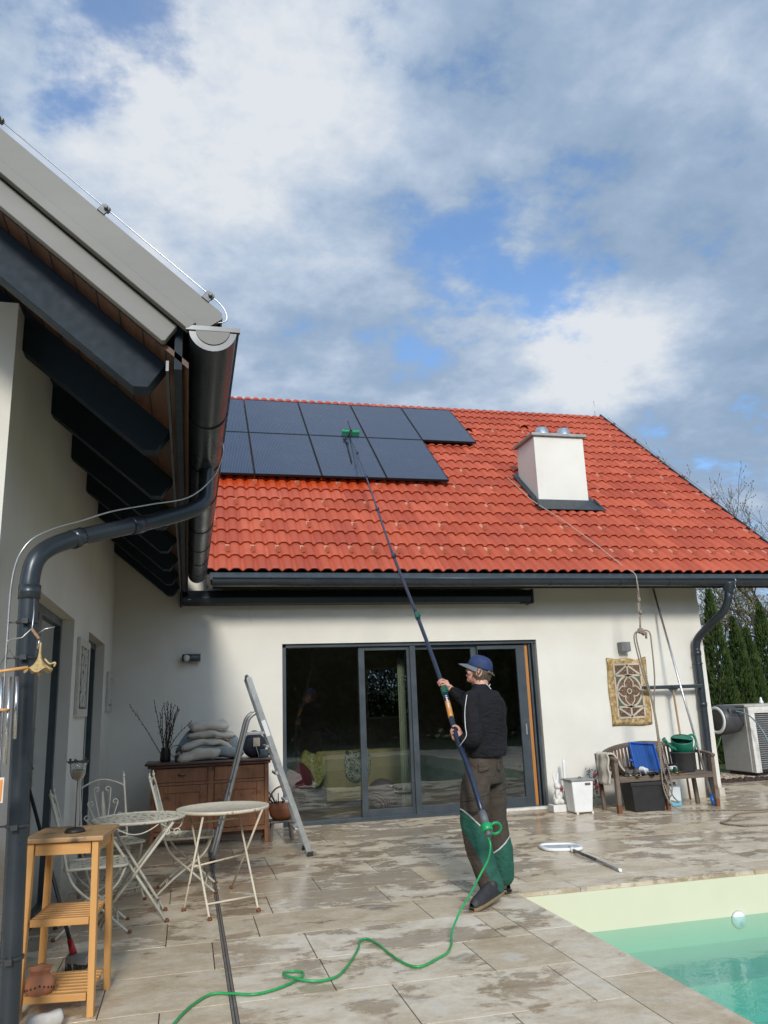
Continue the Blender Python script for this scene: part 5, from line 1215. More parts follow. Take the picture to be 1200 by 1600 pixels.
for c in ((5.53, 10.60, .455), (5.545, 10.60, .29), (5.50, 10.66, .36), (4.93 + .12, 10.60 + .08, .29)):
    m = M(); c = Vector(c)
    for i in range(22):
        a = i * 2.4; rr = .008 + i * .0019; n_ = Vector((math.cos(a), -.5, math.sin(a))).normalized(); p = c + Vector((math.cos(a) * rr, -.02 + i * .0012, math.sin(a) * rr)); u = Vector((-math.sin(a), 0, math.cos(a)))
        m.sheet(lambda q, w, p=p, n_=n_, u=u, rr=rr: p + u * (q - .5) * (.02 + rr) + n_ * (.012 * (1 - (2 * q - 1) ** 2)) + Vector((0, -1, 0)) * w * (.022 + .006 * math.sin(q * 9)), 4, 2)
    m.build('rose', ROSE, ro)
# ------------------------------------------------------------------ rope
ROPE = NT('rope'); wv = ROPE.n('ShaderNodeTexWave'); wv.bands_direction = 'DIAGONAL'; ROPE.l(ROPE.co(), wv.inputs[0]); wv.inputs['Scale'].default_value = 30
ROPE.set(col=ROPE.ramp(wv.outputs['Fac'], [(.3, (.10, .075, .055)), (.7, (.34, .28, .21))]), rough=.9); ROPE = ROPE.m
rp_ = thing('safety_rope', 'long brown safety rope from the roof hook over the gutter down to the floor', 'rope', (6.2, 10.2, 0))
Q = [rp(5.53, 2.95 + .35, .11), rp(5.60, 2.55, .11), (5.63, 12.1, 4.78), (5.85, 11.5, 4.30), (6.08, 10.95, 3.80), (6.24, 10.5, 3.38), (6.29, 10.30, 3.24), (6.285, 10.25, 3.10), (6.24, 10.21, 2.8), (6.225, 10.2, 2.42)]
M().tube(spline(Q, 6), .007, 6).build('thin_line', simple('pale_line', (.40, .34, .27), .8), rp_)
def twist(P, r, n=2, pitch=.05):
    P = spline(P, 8); m = M(); 
    for k in range(n):
        R = []; L = 0
        for i, p in enumerate(P):
            if i: L += (p - P[i - 1]).length
            d = (P[min(i + 1, len(P) - 1)] - P[max(i - 1, 0)]).normalized(); u = d.orthogonal().normalized(); w = d.cross(u); a = L / pitch * 6.28 + k * 6.28 / n
            R.append(p + (u * math.cos(a) + w * math.sin(a)) * r * .8)
        m.tube(R, r, 6)
    return m
twist([(6.285, 10.25, 3.12), (6.26, 10.2, 2.98), (6.255, 10.2, 2.8), (6.24, 10.2, 2.6), (6.225, 10.2, 2.44)], .009).build('knotted_rope', ROPE, rp_)
m = M(); r = random.Random(3)
for z in (2.84, 2.66): M().sph((6.25, 10.19, z), (.028, .024, .035), 8, 6).build('knot', ROPE, rp_)
m.sph((6.225, 10.2, 2.40), (.05, .04, .045), 10, 8); m.sph((6.26, 10.19, 2.37), (.035, .03, .04), 10, 8); m.build('knot', ROPE, rp_)
M().tube([(6.31, 10.2, 2.38), (6.30, 10.2, 2.29)], .016, 8).build('rope_end', ROPE, rp_)
M().tube(spline([(6.215, 10.2, 2.40), (6.13, 10.19, 2.37), (6.10, 10.18, 2.25), (6.16, 10.17, 1.85), (6.24, 10.15, 1.45), (6.245, 10.11, 1.1), (6.23, 10.08, .6), (6.22, 10.06, .3), (6.26, 10.0, .10), (6.38, 9.93, .015), (6.6, 9.86, .012)], 8), .010, 8).build('rope_strand', ROPE, rp_)
M().tube(spline([(6.20, 10.21, 2.40), (6.145, 10.2, 2.30), (6.20, 10.18, 1.85), (6.26, 10.16, 1.45), (6.27, 10.12, 1.05), (6.255, 10.08, .55), (6.34, 10.06, .20), (6.42, 10.05, .10), (6.30, 10.03, .13)], 8), .010, 8).build('rope_strand', ROPE, rp_)
M().tube(spline([(6.25, 10.2, 2.41), (6.36, 10.2, 2.38), (6.375, 10.2, 2.2), (6.35, 10.18, 1.75), (6.275, 10.15, 1.35), (6.26, 10.11, 1.0), (6.33, 10.08, .55), (6.35, 10.06, .3), (6.28, 10.03, .18), (6.23, 10.05, .35)], 8), .010, 8).build('rope_strand', ROPE, rp_)
M().tube(spline([(6.6, 9.86, .012), (6.85, 9.70, .012), (7.15, 9.55, .012), (7.5, 9.45, .012), (7.7, 9.2, .012), (7.2, 9.35, .012), (6.8, 9.35, .012), (6.4, 9.0, .012), (6.15, 8.80, .012), (6.22, 8.55, .012), (6.55, 8.42, .012), (7.1, 8.3, .012), (7.9, 8.35, .012)], 8), .011, 8).build('rope_on_floor', ROPE, rp_)
hk = M(); hk.tube(arc((7.93, 10.27, 3.13), .03, 0, 6.28, 12, (0, 1, 0), (0, 0, 1)), .006, 6); hk.tube([(7.93, 10.27, 3.10), (7.93, 10.26, 2.97)], .004, 5); tag(hk.build('gutter_hook', ALU, None, (7.93, 10.27, 3.1)), 'small metal hook and string tied to the gutter above the right downpipe', 'hook')
# pool skimmer net
sn = thing('skimmer_net', 'white framed pool skimmer net with a grey pole lying on the terrace', 'pool net', (3.7, 7.9, 0))
c = Vector((3.76, 8.12, .02)); u = Vector((.96, -.26, 0)); w = Vector((.1, .96, 0))
ring = [c + u * .19 * math.copysign(abs(math.cos(a)) ** .6, math.cos(a)) + w * .17 * math.copysign(abs(math.sin(a)) ** .6, math.sin(a)) for a in [i * math.pi / 16 for i in range(32)]]
M().tube(ring, .018, 8, closed=True).build('net_frame', WHITEP, sn)
m = M(); m.add([p + Vector((0, 0, .002)) for p in ring], [tuple(range(32))]); m.build('mesh_net', simple('net_grey', (.42, .43, .43), .8), sn)
M().tube([(3.80, 7.98, .025), (3.79, 7.88, .022)], .024, 8).build('net_neck', WHITEP, sn)
m = M().tube([(3.79, 7.90, .022), (3.76, 7.35, .020)], .015, 10); m.build('pole', simple('dark_grey_tube', (.09, .09, .095), .35, .6), sn)
M().tube([(3.76, 7.35, .020), (3.73, 6.88, .018)], .0125, 10).build('pole_inner', ALU, sn); M().tube([(3.731, 6.895, .018), (3.728, 6.86, .018)], .015, 10).build('end_cap', WHITEP, sn)

# ------------------------------------------------------------------ heat pump with hose reel
hp = thing('heat_pump', 'large white heat pump unit with grey louvres on the gravel', 'heat pump', (10.6, 13.0, .1))
HW = simple('heat_pump_white', (.46, .45, .42), .5, 0, .08)
m = M(); m.box(9.67, 11.9, 12.75, 13.5, .12, 1.24); m.build('housing', HW, hp, bevel=.015)
M().box(9.66, 11.92, 12.72, 13.52, 1.242, 1.285).build('lid', simple('heat_pump_lid', (.40, .385, .34), .6), hp, bevel=.01)
m = M(); m.box(9.68, 9.80, 12.66, 12.749, .12, 1.24); m.box(9.80, 11.9, 12.66, 12.749, 1.13, 1.24); m.build('front_frame', simple('heat_pump_frame', (.62, .60, .55), .5), hp, bevel=.006)
m = M()
for i in range(26): z = .18 + i * .0365; m.obox((10.85, 12.70, z), ((1, 0, 0), (0, .8, -.6), (0, .6, .8)), (1.04, .022, .004))
m.build('louvres', simple('louvre_grey', (.30, .31, .31), .45), hp)
M().box(9.80, 11.9, 12.735, 12.748, .13, 1.13).build('dark_grille', BLACK, hp)
M().box(9.72, 11.8, 12.8, 13.45, .02, .12).build('base_frame', BLACK, hp)
M().lathe([(.035, 0), (.04, .03), (.02, .07), (.022, .10), (0, .12)], (10.2, 12.95, 1.285), n=14).build('valve', WHITEP, hp)
hr = thing('hose_reel', 'round dark grey hose reel with a white ring in front of the heat pump', 'hose reel', (9.45, 12.95, 1.0))
RG_ = simple('reel_grey', (.05, .052, .055), .45)
axr = Vector((-1, -.06, 0)).normalized(); cR = Vector((9.27, 12.93, 1.03))
M().lathe([(0, -.38), (.16, -.38), (.22, -.33), (.25, -.20), (.26, -.05), (.26, .03), (.235, .075), (0, .078)], cR, axr, 36).build('drum', RG_, hr)
M().lathe([(.185, .078), (.185, .092), (.235, .088), (.24, .07)], cR, axr, 40).build('white_ring', WHITEP, hr)
M().lathe([(0, .092), (.17, .088), (.184, .08)], cR, axr, 36).build('cover_disc', simple('reel_cover', (.055, .05, .048), .5), hr)
m = M(); sx_ = Vector((.06, -1, 0)); m.obox(cR + sx_ * .17 - axr * .18 + Vector((0, 0, .13)), (sx_, axr, (0, 0, 1)), (.09, .16, .07)); m.build('outlet_housing', RG_, hr, bevel=.03)
m = M(); m.obox(cR + sx_ * .258 - axr * .18 + Vector((0, 0, .14)), (sx_, axr, (0, 0, 1)), (.01, .12, .032)); m.build('outlet_slot', BLACK, hr, bevel=.01)
M().tube(spline([cR + sx_ * .26 - axr * .15 + Vector((0, 0, .15)), (9.56, 12.5, 1.10), (9.70, 12.4, .85), (9.72, 12.2, .45), (9.65, 11.9, .12), (9.6, 11.6, .02), (9.9, 11.2, .015)], 8), .013, 8).build('water_hose', simple('grey_blue_hose', (.13, .21, .22), .4), hr)
M().tube(spline([cR + Vector((0, 0, -.24)), cR + Vector((-.08, .0, -.40)), cR + Vector((-.22, .05, -.62)), cR + Vector((-.5, .1, -.85))], 6), .012, 8).build('supply_hose', simple('green_hose_dark', (.05, .10, .035), .5), hr)
M().box(9.62, 9.665, 12.80, 13.05, .92, 1.16).build('wall_bracket', BLACK, hr)
# ------------------------------------------------------------------ vegetation
def foliage_mat(name, a, b, c):
    t = NT(name); f = t.noise(5, 4, .6); g = t.noise(40, 2)
    t.set(col=t.ramp(t.math('ADD', t.math('MULTIPLY', f, .6), t.math('MULTIPLY', g, .4)), [(.36, a), (.5, b), (.62, c)]), rough=.65, spec=.3)
    t.b.inputs['Subsurface Weight'].default_value = 0; return t.m
THU = foliage_mat('thuja_foliage', (.018, .035, .010), (.042, .075, .018), (.09, .12, .03))
BARK = simple('bark', (.06, .048, .038), .9, 0, .3, 8, .5, 30)
def leaf(m, c, d, L, W, mi=0):
    s = d.orthogonal().normalized(); s = (Matrix.Rotation(random.random() * 6.28, 3, d) @ s) * W
    m.add([c - s, c + s, c + d * L + s * .25, c + d * L - s * .25], [(0, 1, 2, 3)], mi)
def thuja(x, y, H, R, n, label, seed):
    random.seed(seed)
    t = thing('thuja_tree', label, 'tree', (x, y, -.1), 'conical thuja trees behind the heat pump')
    M().tube([(x, y, -.1), (x, y, H * .9)], [.05, .01], 6).build('trunk', BARK, t)
    m = M(); lob = [(random.uniform(0, 6.28), random.uniform(.0, 1), random.uniform(.1, .35)) for _ in range(26)]
    for i in range(n):
        z = H * (1 - random.random() ** .62) if i % 3 else H * random.random(); k = z / H
        a = random.uniform(0, 6.28); rr = R * (1 - k) ** .72 * (.55 + .5 * min(1, k * 7 + .5))
        bump = 1 + .22 * noise.noise(Vector((math.cos(a) * 1.6, math.sin(a) * 1.6, z * 2.2 + seed))) + .12 * noise.noise(Vector((math.cos(a) * 4, math.sin(a) * 4, z * 6 + seed)))
        rr *= bump * (1 - .5 * random.random() ** 2.6)
        c = Vector((x + rr * math.cos(a), y + rr * math.sin(a), z - .1)); d = Vector((math.cos(a) * .55, math.sin(a) * .55, .85 + random.uniform(-.3, .5))).normalized()
        leaf(m, c, d, random.uniform(.06, .12), random.uniform(.012, .026))
    m.build('crown', THU, t, fix=False)
specs = [(12.35, 17.0, 4.05, .46, 'tall narrow thuja right beside the house corner'), (12.85, 16.9, 3.35, .42, 'lower thuja second from the house'), (13.25, 17.0, 3.1, .42, 'short thuja in the middle of the row'), (13.72, 17.0, 3.7, .46, 'taller pointed thuja fourth from the house'), (14.35, 17.0, 2.95, .60, 'broad thuja at the right edge behind the heat pump'), (11.6, 17.6, 3.0, .5, 'dark thuja half hidden behind the house corner'), (15.3, 17.3, 2.8, .7, 'thuja at the far right end of the row')]
for i, (x, y, H, R, l) in enumerate(specs): thuja(x, y, H, R, 8500, l, 40 + i)
def bare(x, y, H, label, seed, spread=.55, lean=(0, 0), depth=6):
    r = random.Random(seed); t = thing('bare_tree', label, 'tree', (x, y, -.1), 'leafless trees behind the house')
    tr = M(); cr = M()
    def grow(p, d, L, rad, lvl):
        k = 5; P = [p]; q = p.copy(); dd = d.copy()
        for i in range(k):
            dd = (dd + Vector((r.uniform(-1, 1), r.uniform(-1, 1), r.uniform(-.4, .8))) * .13).normalized(); q = q + dd * L / k; P.append(q.copy())
        (tr if lvl < 2 else cr).tube(P, [rad * (1 - .45 * i / k) for i in range(k + 1)], 6 if lvl < 2 else 4 if lvl < 4 else 3, caps=False)
        if lvl >= depth: 
            for p_ in P[2:]:
                if r.random() < .35: cr.sph(p_, (.02, .02, .03), 4, 3, 1)
            return
        for i in range(r.choice((3, 3, 4)) if lvl < 4 else 3):
            a = r.uniform(0, 6.28); o = dd.orthogonal().normalized(); o = Matrix.Rotation(a, 3, dd) @ o
            s = P[r.choice((2, 3, 4, 5, 5))]; grow(s, (dd + o * r.uniform(.35, .35 + spread)).normalized(), L * r.uniform(.58, .8), rad * .52, lvl + 1)
    grow(Vector((x, y, -.1)), Vector((lean[0], lean[1], 1)).normalized(), H * .34, H * .018, 0)
    tr.build('trunk', BARK, t, fix=False); cr.build('crown', [BARK, simple('buds', (.16, .15, .06), .8)], t, fix=False)
bare(18.2, 21.0, 11.2, 'bare leafless tree rising behind the right verge of the roof', 5, .5)
bare(16.4, 20.5, 6.6, 'smaller bare bush seen under the right end of the gutter', 9, .7)
bare(21.0, 22.5, 9.6, 'bare leafless tree at the right edge of the photo', 14, .5)
bare(14.6, 21.0, 5.6, 'thin bare tree between the house corner and the thujas', 23, .7)
# garden behind the photographer, which the terrace glass mirrors
GRT2 = foliage_mat('hedge_foliage', (.012, .026, .010), (.026, .05, .016), (.05, .075, .024))
def garden_tree(x, y, H, R, label, seed, n=8500):
    random.seed(seed); t = thing('garden_tree', label, 'tree', (x, y, -.1), 'dense trees mirrored in the terrace door')
    m = M().tube([(x, y, -.1), (x + .1, y, H * .5), (x, y + .1, H * .85)], [.16, .1, .03], 8)
    for i in range(9): a = i * 2.3; m.tube([(x, y, H * (.18 + .06 * i)), (x + R * .7 * math.cos(a), y + R * .7 * math.sin(a), H * (.28 + .07 * i))], [.05, .012], 5)
    m.build('trunk', BARK, t)
    m = M(); cl = [Vector((x + R * .75 * math.cos(i * 2.4) * math.sqrt(random.random()), y + R * .75 * math.sin(i * 2.4) * math.sqrt(random.random()), H * (.05 + .89 * random.random()))) for i in range(60)]
    for i in range(n):
        c0_ = cl[i % 60]; d = Vector((random.gauss(0, 1), random.gauss(0, 1), random.gauss(0, 1))).normalized(); leaf(m, c0_ + d * R * .48 * random.random() ** .5, (d + Vector((0, 0, .4))).normalized(), random.uniform(.22, .42), random.uniform(.10, .18))
    m.build('crown', GRT2, t, fix=False)
HL = ['behind the left edge of the door', 'left of the mirrored man', 'right above the mirrored man', 'just right of the mirrored man', 'behind the narrow door panel', 'right of the narrow door panel', 'behind the middle door panel', 'behind the right sliding panel', 'near the right door frame', 'furthest right']
for k, (x, H) in enumerate(((-11, 6.2), (-7.4, 6.6), (-3.8, 6.0), (-.4, 6.8), (3.0, 6.2), (6.4, 6.9), (9.8, 6.1), (13.4, 6.6), (17, 6.2), (21, 6.6))):
    garden_tree(x, -15.5 + (k % 2) * 1.2, H, 2.6, 'dark garden tree mirrored in the glass, ' + HL[k], 70 + k)
# blossoming shrub behind the rear window
random.seed(55); t = thing('blossom_shrub', 'pale blossoming shrub seen through the rear window of the room', 'shrub', (4.9, 19.6, -.1))
m = M(); r = random.Random(4)
for i in range(16): a = r.uniform(0, 6.28); m.tube([(4.9, 19.6, -.1), (4.9 + math.cos(a) * .6, 19.6 + math.sin(a) * .6, 1.4), (4.9 + math.cos(a) * 1.1, 19.6 + math.sin(a) * .9, r.uniform(1.9, 3.0))], [.03, .018, .006], 5)
m.build('stems', BARK, t); m = M()
for i in range(7000):
    d = Vector((r.gauss(0, 1), r.gauss(0, 1), r.gauss(0, 1))).normalized(); c = Vector((4.9, 19.6, 1.75)) + Vector((d.x * 1.5, d.y * 1.2, d.z * 1.1)) * r.random() ** .4; leaf(m, c, d, .10, .03, 1 if (c.z > 1.8 and r.random() < .6) else 0)
m.build('foliage', [GRASS, simple('white_blossom', (.6, .6, .56), .7)], t, fix=False)
# low far woodland closing the horizon
FAR = simple('far_woodland', (.035, .05, .03), .95, 0, .4, .2, .0)
m = M(); r = random.Random(6)
for ring, (rad, h) in enumerate(((150, 3.6), (210, 6.5))):
    n = 150
    P = [(rad * math.cos(i * 6.2832 / n), rad * math.sin(i * 6.2832 / n), h * (.6 + .55 * abs(noise.noise(Vector((i * .37, ring * 9, 0)))) + r.uniform(0, .14))) for i in range(n)]
    for i in range(n):
        a, b = P[i], P[(i + 1) % n]; q = 1.12
        m.add([(a[0], a[1], -.3), (b[0], b[1], -.3), (b[0], b[1], b[2]), (a[0], a[1], a[2]), (a[0] * q, a[1] * q, a[2] * .9), (b[0] * q, b[1] * q, b[2] * .9)], [(0, 1, 2, 3), (3, 2, 5, 4)])
tag(m.build('distant_woodland', FAR, fix=False), 'low wooded hills on the horizon beyond the garden', 'woodland', kind='structure')
random.seed(7)
# ------------------------------------------------------------------ telescopic cleaning pole
tp = thing('cleaning_pole', 'long telescopic cleaning pole with a green brush reaching up to the solar panels', 'cleaning pole', (2.13, 6.0, .65))
NAVY = simple('carbon_navy', (.018, .028, .055), .3, .1, .2, 20); GRNP = simple('bright_green_plastic', (.01, .30, .10), .35, 0, .1); DGP = simple('dark_green_plastic', (.01, .10, .055), .35)
PB = Vector((2.125, 5.85, .658))
PP = [PB, Vector((2.093, 6.14, 1.055)), Vector((2.102, 6.34, 1.26)), Vector((2.174, 6.85, 1.66)), Vector((2.219, 7.7, 2.359)), Vector((2.31, 8.9, 3.2)), Vector((2.492, 10.4, 4.143)), Vector((2.687, 11.9, 5.057)), Vector((2.809, 13.1, 5.846)), Vector((2.862, 13.95, 6.42))]
PP[1] = Vector((2.112, 6.09, 1.0))
S = spline(PP, 10)
cum = [0]
for a, b in zip(S, S[1:]): cum.append(cum[-1] + (b - a).length)
def along(t):
    for i in range(len(S) - 1):
        if cum[i + 1] >= t: return S[i].lerp(S[i + 1], (t - cum[i]) / (cum[i + 1] - cum[i]))
    return S[-1].copy()
def seg(t0, t1, r, mat, name, n=12):
    k = max(2, int((t1 - t0) / .15)); return M().tube([along(t0 + (t1 - t0) * i / k) for i in range(k + 1)], r, n).build(name, mat, tp)
def near(p): return min(range(len(S)), key=lambda i: (S[i] - Vector(p)).length)
tc_ = [cum[near(q)] for q in (PP[3], PP[4], PP[5], PP[6], PP[7], PP[8])]
cuts = [0.0, tc_[0] - .09, tc_[1], tc_[2], tc_[3], tc_[4], tc_[5], cum[-1] - .02]
rr = [.0215, .0185, .0165, .0145, .0125, .011, .0095]
for i in range(7):
    seg(cuts[i], cuts[i + 1], rr[i], NAVY, 'pole_section')
    if i: 
        c0_, c1_ = cuts[i] - .045, cuts[i] + .045; m = M(); m.tube([along(c0_), along(cuts[i]), along(c1_)], rr[i] + .009, 12); d = (along(c1_) - along(c0_)).normalized(); m.obox(along(cuts[i]) + d.orthogonal().normalized() * (rr[i] + .014), (d, d.orthogonal(), d.cross(d.orthogonal())), (.03, .008, .01))
        m.build('clamp', DGP if i < 3 else NAVY, tp, bevel=.002)
tU = tc_[0]; 
seg(cuts[1] + .05 - .42, cuts[1] - .07, .0232, simple('orange_sleeve', (.55, .24, .05), .35), 'label_sleeve', 14)
seg(cuts[1] - .155, cuts[1] - .055, .0245, NAVY, 'sleeve_band', 14)
m = M(); vdir = Vector((-.35, -.93, .1)).normalized()
for k in range(7):
    c = along(cuts[1] - .10 - k * .028); d = (along(cuts[1]) - along(cuts[1] - .3)).normalized(); sd = d.cross(vdir).normalized(); nn = sd.cross(d).normalized()
    if nn.dot(vdir) < 0: nn = -nn
    m.obox(c + nn * .0245 + sd * .004, (d, sd, nn), (.010 if k % 3 else .005, .006, .0008))
m.build('white_marks', WHITEP, tp)
d0 = (S[1] - S[0]).normalized()
M().tube([PB - d0 * .03, PB + d0 * .07], [.034, .026], 16).build('grip_end', simple('grey_rubber', (.12, .125, .13), .5), tp)
M().tube([PB - d0 * .085, PB - d0 * .075, PB - d0 * .035, PB - d0 * .03], [.036, .042, .042, .034], 16).build('green_nut', GRNP, tp)
M().tube([PB - d0 * .12, PB - d0 * .08], [.022, .024], 14).build('coupling', simple('grey_rubber', (0, 0, 0)), tp)
M().tube([Vector((2.203, 5.845, .60)) + Vector((.95, .1, -.1)) .normalized() * .045 * math.cos(a * .3307) + Vector((.05, -.45, .9)).normalized() * .045 * math.sin(a * .3307) for a in range(19)], .010, 10, closed=True).build('green_ring', GRNP, tp)
# brush head on the panels
n40 = Vector((0, -S40, C40)); u40 = Vector((0, C40, S40)); X = Vector((1, 0, 0))
bh = rp(2.90, 4.98 + .0, .16) + Vector((0, 0, 0)); BHC = rp(2.915, 4.96, .225)
m = M(); m.obox(BHC, (X, u40, n40), (.17, .032, .016)); m.obox(BHC + n40 * .018, (X, u40, n40), (.12, .018, .008))
for s in (-1, 1): m.obox(BHC + X * s * .15 + n40 * .016, (X, u40, n40), (.022, .03, .010))
m.build('brush_head', GRNP, tp, bevel=.006)
m = M(); m.obox(BHC - n40 * .035, (X, u40, n40), (.165, .028, .022)); m.build('bristles', simple('green_bristle', (.02, .20, .07), .7), tp)
m = M(); m.tube([S[-1], BHC - u40 * .12 + n40 * .07, BHC + n40 * .03], .010, 8); m.tube([BHC + n40 * .03, BHC + u40 * .10 + n40 * .09 - X * .02, BHC + u40 * .16 + n40 * .16 - X * .05], .009, 8); m.sph(BHC + n40 * .03, .022, 8, 6); m.build('swivel', BLACK, tp)
m = M(); m.tube(spline([BHC + n40 * .02 - X * .01, BHC - u40 * .16 + n40 * -.01 - X * .08, BHC - u40 * .34 + n40 * -.025 - X * .17, BHC - u40 * .55 + n40 * -.03 - X * .15, BHC - u40 * .85 + n40 * -.03 - X * .18, BHC - u40 * 1.15 + n40 * -.03 - X * .20, BHC - u40 * 1.45 + n40 * -.03 - X * .22], 6), .012, 8)
m.sph(BHC - u40 * .34 + n40 * -.02 - X * .17, (.03, .03, .03), 8, 6); m.sph(BHC - u40 * .55 + n40 * -.02 - X * .15, (.025, .03, .03), 8, 6); m.build('brush_hose', BLACK, tp)
# green hose
hs = M(); HP = [(2.122, 5.80, .56), (2.137, 5.79, .50), (2.098, 5.74, .42), (2.008, 5.68, .33), (1.902, 5.6, .235), (1.80, 5.53, .15), (1.70, 5.42, .06), (1.665, 5.33, .015), (1.651, 5.30, .012), (1.58, 5.16, .012), (1.47, 5.055, .012), (1.365, 4.968, .012), (1.297, 5.006, .012), (1.25, 5.204, .012), (1.218, 5.499, .012), (1.177, 5.637, .012), (1.12, 5.60, .012), (1.082, 5.449, .012), (.963, 5.157, .012), (.85, 4.957, .012), (.716, 4.916, .016), (.598, 4.982, .030), (.564, 5.063, .024), (.584, 5.138, .014), (.644, 5.14, .012), (.682, 5.09, .012), (.649, 5.008, .012), (.535, 4.895, .012), (.39, 4.832, .012), (.26, 4.88, .014), (.156, 4.917, .012), (.053, 4.775, .012), (-.025, 4.575, .012), (-.12, 4.2, .012), (-.1, 3.6, .012)]
HOSE = NT('green_hose'); HOSE.set(col=HOSE.ramp(HOSE.noise(8, 3), [(.3, (.012, .24, .06)), (.7, (.03, .36, .10))]), rough=.3); HOSE = HOSE.m
hs.tube(spline(HP, 8), .0072, 10); tag(hs.build('garden_hose', HOSE, None, (1.2, 5.2, 0)), 'thin bright green hose running from the pole end in loops over the paving', 'hose')

# ------------------------------------------------------------------ the man
man = thing('person', 'man in dark sweater, brown and green work trousers and blue cap holding a long pole', 'person', (2.36, 6.38, 0))
Ff = Vector((-.6, .8, 0)); Lf = Vector((-.8, -.6, 0)); Z = Vector((0, 0, 1))
def loft(m, secs, n=24, lat=Lf, fr=Ff):
    vs = []; 
    for c, a, b in secs: vs += [Vector(c) + lat * a * math.cos(2 * math.pi * j / n) + fr * b * math.sin(2 * math.pi * j / n) for j in range(n)]
    fs = []
    for i in range(len(secs) - 1):
        for j in range(n): fs.append((i * n + j, i * n + (j + 1) % n, (i + 1) * n + (j + 1) % n, (i + 1) * n + j))
    fs.append(tuple(reversed(range(n)))); fs.append(tuple((len(secs) - 1) * n + j for j in range(n)))
    return m.add(vs, fs, 0, True)
def limb(m, pts, rs, n=14, k=5):
    P = spline(pts, k); R = []
    for i in range(len(P)):
        t = i / k; a = min(int(t), len(rs) - 1); b = min(a + 1, len(rs) - 1); R.append(rs[a] + (rs[b] - rs[a]) * (t - a))
    m.tube(P, R, n); m.sph(P[0], R[0] * .98, n, 8); m.sph(P[-1], R[-1] * .98, n, 8)
hipL, hipR = Vector((2.262, 6.345, .965)), Vector((2.44, 6.475, .96)); kneeL, kneeR = Vector((2.232, 6.37, .57)), Vector((2.465, 6.53, .56)); ankL, ankR = Vector((2.276, 6.245, .135)), Vector((2.50, 6.50, .12))
shL, shR = Vector((2.235, 6.275, 1.515)), Vector((2.495, 6.47, 1.515)); elL, elR = Vector((2.205, 6.19, 1.235)), Vector((2.40, 6.72, 1.47)); wrL, wrR = Vector((2.125, 6.285, 1.20)), Vector((2.255, 6.83, 1.612))
handL_p = Vector((2.103, 6.345, 1.255)); handR_p = Vector((2.172, 6.87, 1.67))
iL = near(handL_p); iR = near(handR_p)
def hand(m, wrist, P, d, r, flip=1):
    """palm beside the rod at P (direction d), fingers wrapped round it, thumb closing from the other side"""
    d = d.normalized(); n_ = (wrist - P); n_ = (n_ - d * n_.dot(d)).normalized(); w = d.cross(n_).normalized() * flip
    pc = P + n_ * (r + .018)
    limb(m, [wrist, wrist.lerp(pc, .5), pc], [.031, .033, .030], 10, 4)
    m.obox(pc + w * .004, (d, w, n_), (.043, .030, .014)); m.sph(pc, (.036, .036, .036), 10, 8)
    for k, (t, L) in enumerate(((.036, 1.0), (.012, 1.1), (-.012, 1.02), (-.035, .82))):
        base = P + d * t; R = r + .0095; pts = []
        for j in range(7):
            a = -.35 + j * .62 * L; q = R + (.012 if j == 0 else .004 if j == 1 else 0); pts.append(base + d * (.004 * math.sin(k * 2 + j)) + (n_ * math.cos(a) + w * math.sin(a)) * q)
        limb(m, pts, [.0105, .0105, .010, .0098, .009, .0085, .0075], 8, 2)
    pts = [pc - w * .02 + d * .015, P + (n_ * math.cos(-.9) + w * math.sin(-.9)) * (r + .016) + d * .045, P + (n_ * math.cos(-1.7) + w * math.sin(-1.7)) * (r + .011) + d * .055, P + (n_ * math.cos(-2.4) + w * math.sin(-2.4)) * (r + .010) + d * .052]
    limb(m, pts, [.014, .0125, .011, .009], 8, 3)
hf = Vector((-.82, .47, .36)).normalized(); hl = Z.cross(hf).normalized(); hu = hf.cross(hl).normalized()       # head frame: front, left, up
HC = Vector((2.372, 6.42, 1.752)); HR = Matrix((hf, hl, hu)).transposed()
def hp_(f, l, u): return HC + hf * f + hl * l + hu * u
b = M()
loft(b, [((2.352, 6.41, .93), .13, .09), ((2.352, 6.41, 1.1), .14, .10), ((2.355, 6.39, 1.3), .15, .105), ((2.36, 6.38, 1.46), .16, .10), ((2.362, 6.38, 1.54), .12, .08), ((2.365, 6.385, 1.60), .062, .062), ((2.368, 6.40, 1.68), .056, .058)])
b.sph(HC + hu * .015, (.098, .077, .105), 20, 14, rot=HR); b.sph(hp_(.028, 0, -.055), (.062, .056, .062), 16, 12, rot=HR); b.sph(hp_(.058, 0, -.095), (.026, .028, .022), 12, 8, rot=HR)
b.add([hp_(.088, -.012, .0), hp_(.088, .012, .0), hp_(.094, .017, -.04), hp_(.094, -.017, -.04), hp_(.098, 0, .012), hp_(.122, 0, -.032)], [(0, 1, 2, 3), (0, 4, 1), (1, 4, 5, 2), (3, 5, 4, 0), (2, 5, 3)])
b.sph(hp_(.09, 0, -.067), (.012, .026, .008), 10, 6, rot=HR); b.sph(hp_(.088, 0, .028), (.015, .05, .010), 10, 6, rot=HR)
for s in (-1, 1):
    b.tube([hp_(-.012 + .020 * math.cos(a), s * .080, -.012 + .033 * math.sin(a)) for a in [i * .52 for i in range(12)]], .007, 6, closed=True); b.sph(hp_(-.01, s * .074, -.015), (.018, .008, .028), 8, 6, rot=HR)
    b.sph(hp_(.068, s * .045, -.035), (.025, .02, .022), 8, 6, rot=HR)
limb(b, [shL, elL, wrL], [.05, .04, .030], 12); limb(b, [shR, elR, wrR], [.05, .04, .030], 12)
limb(b, [hipL.lerp(Vector((2.352, 6.41, .9)), .3), kneeL, ankL], [.070, .055, .042], 12); limb(b, [hipR.lerp(Vector((2.352, 6.41, .9)), .3), kneeR, ankR], [.070, .055, .042], 12)
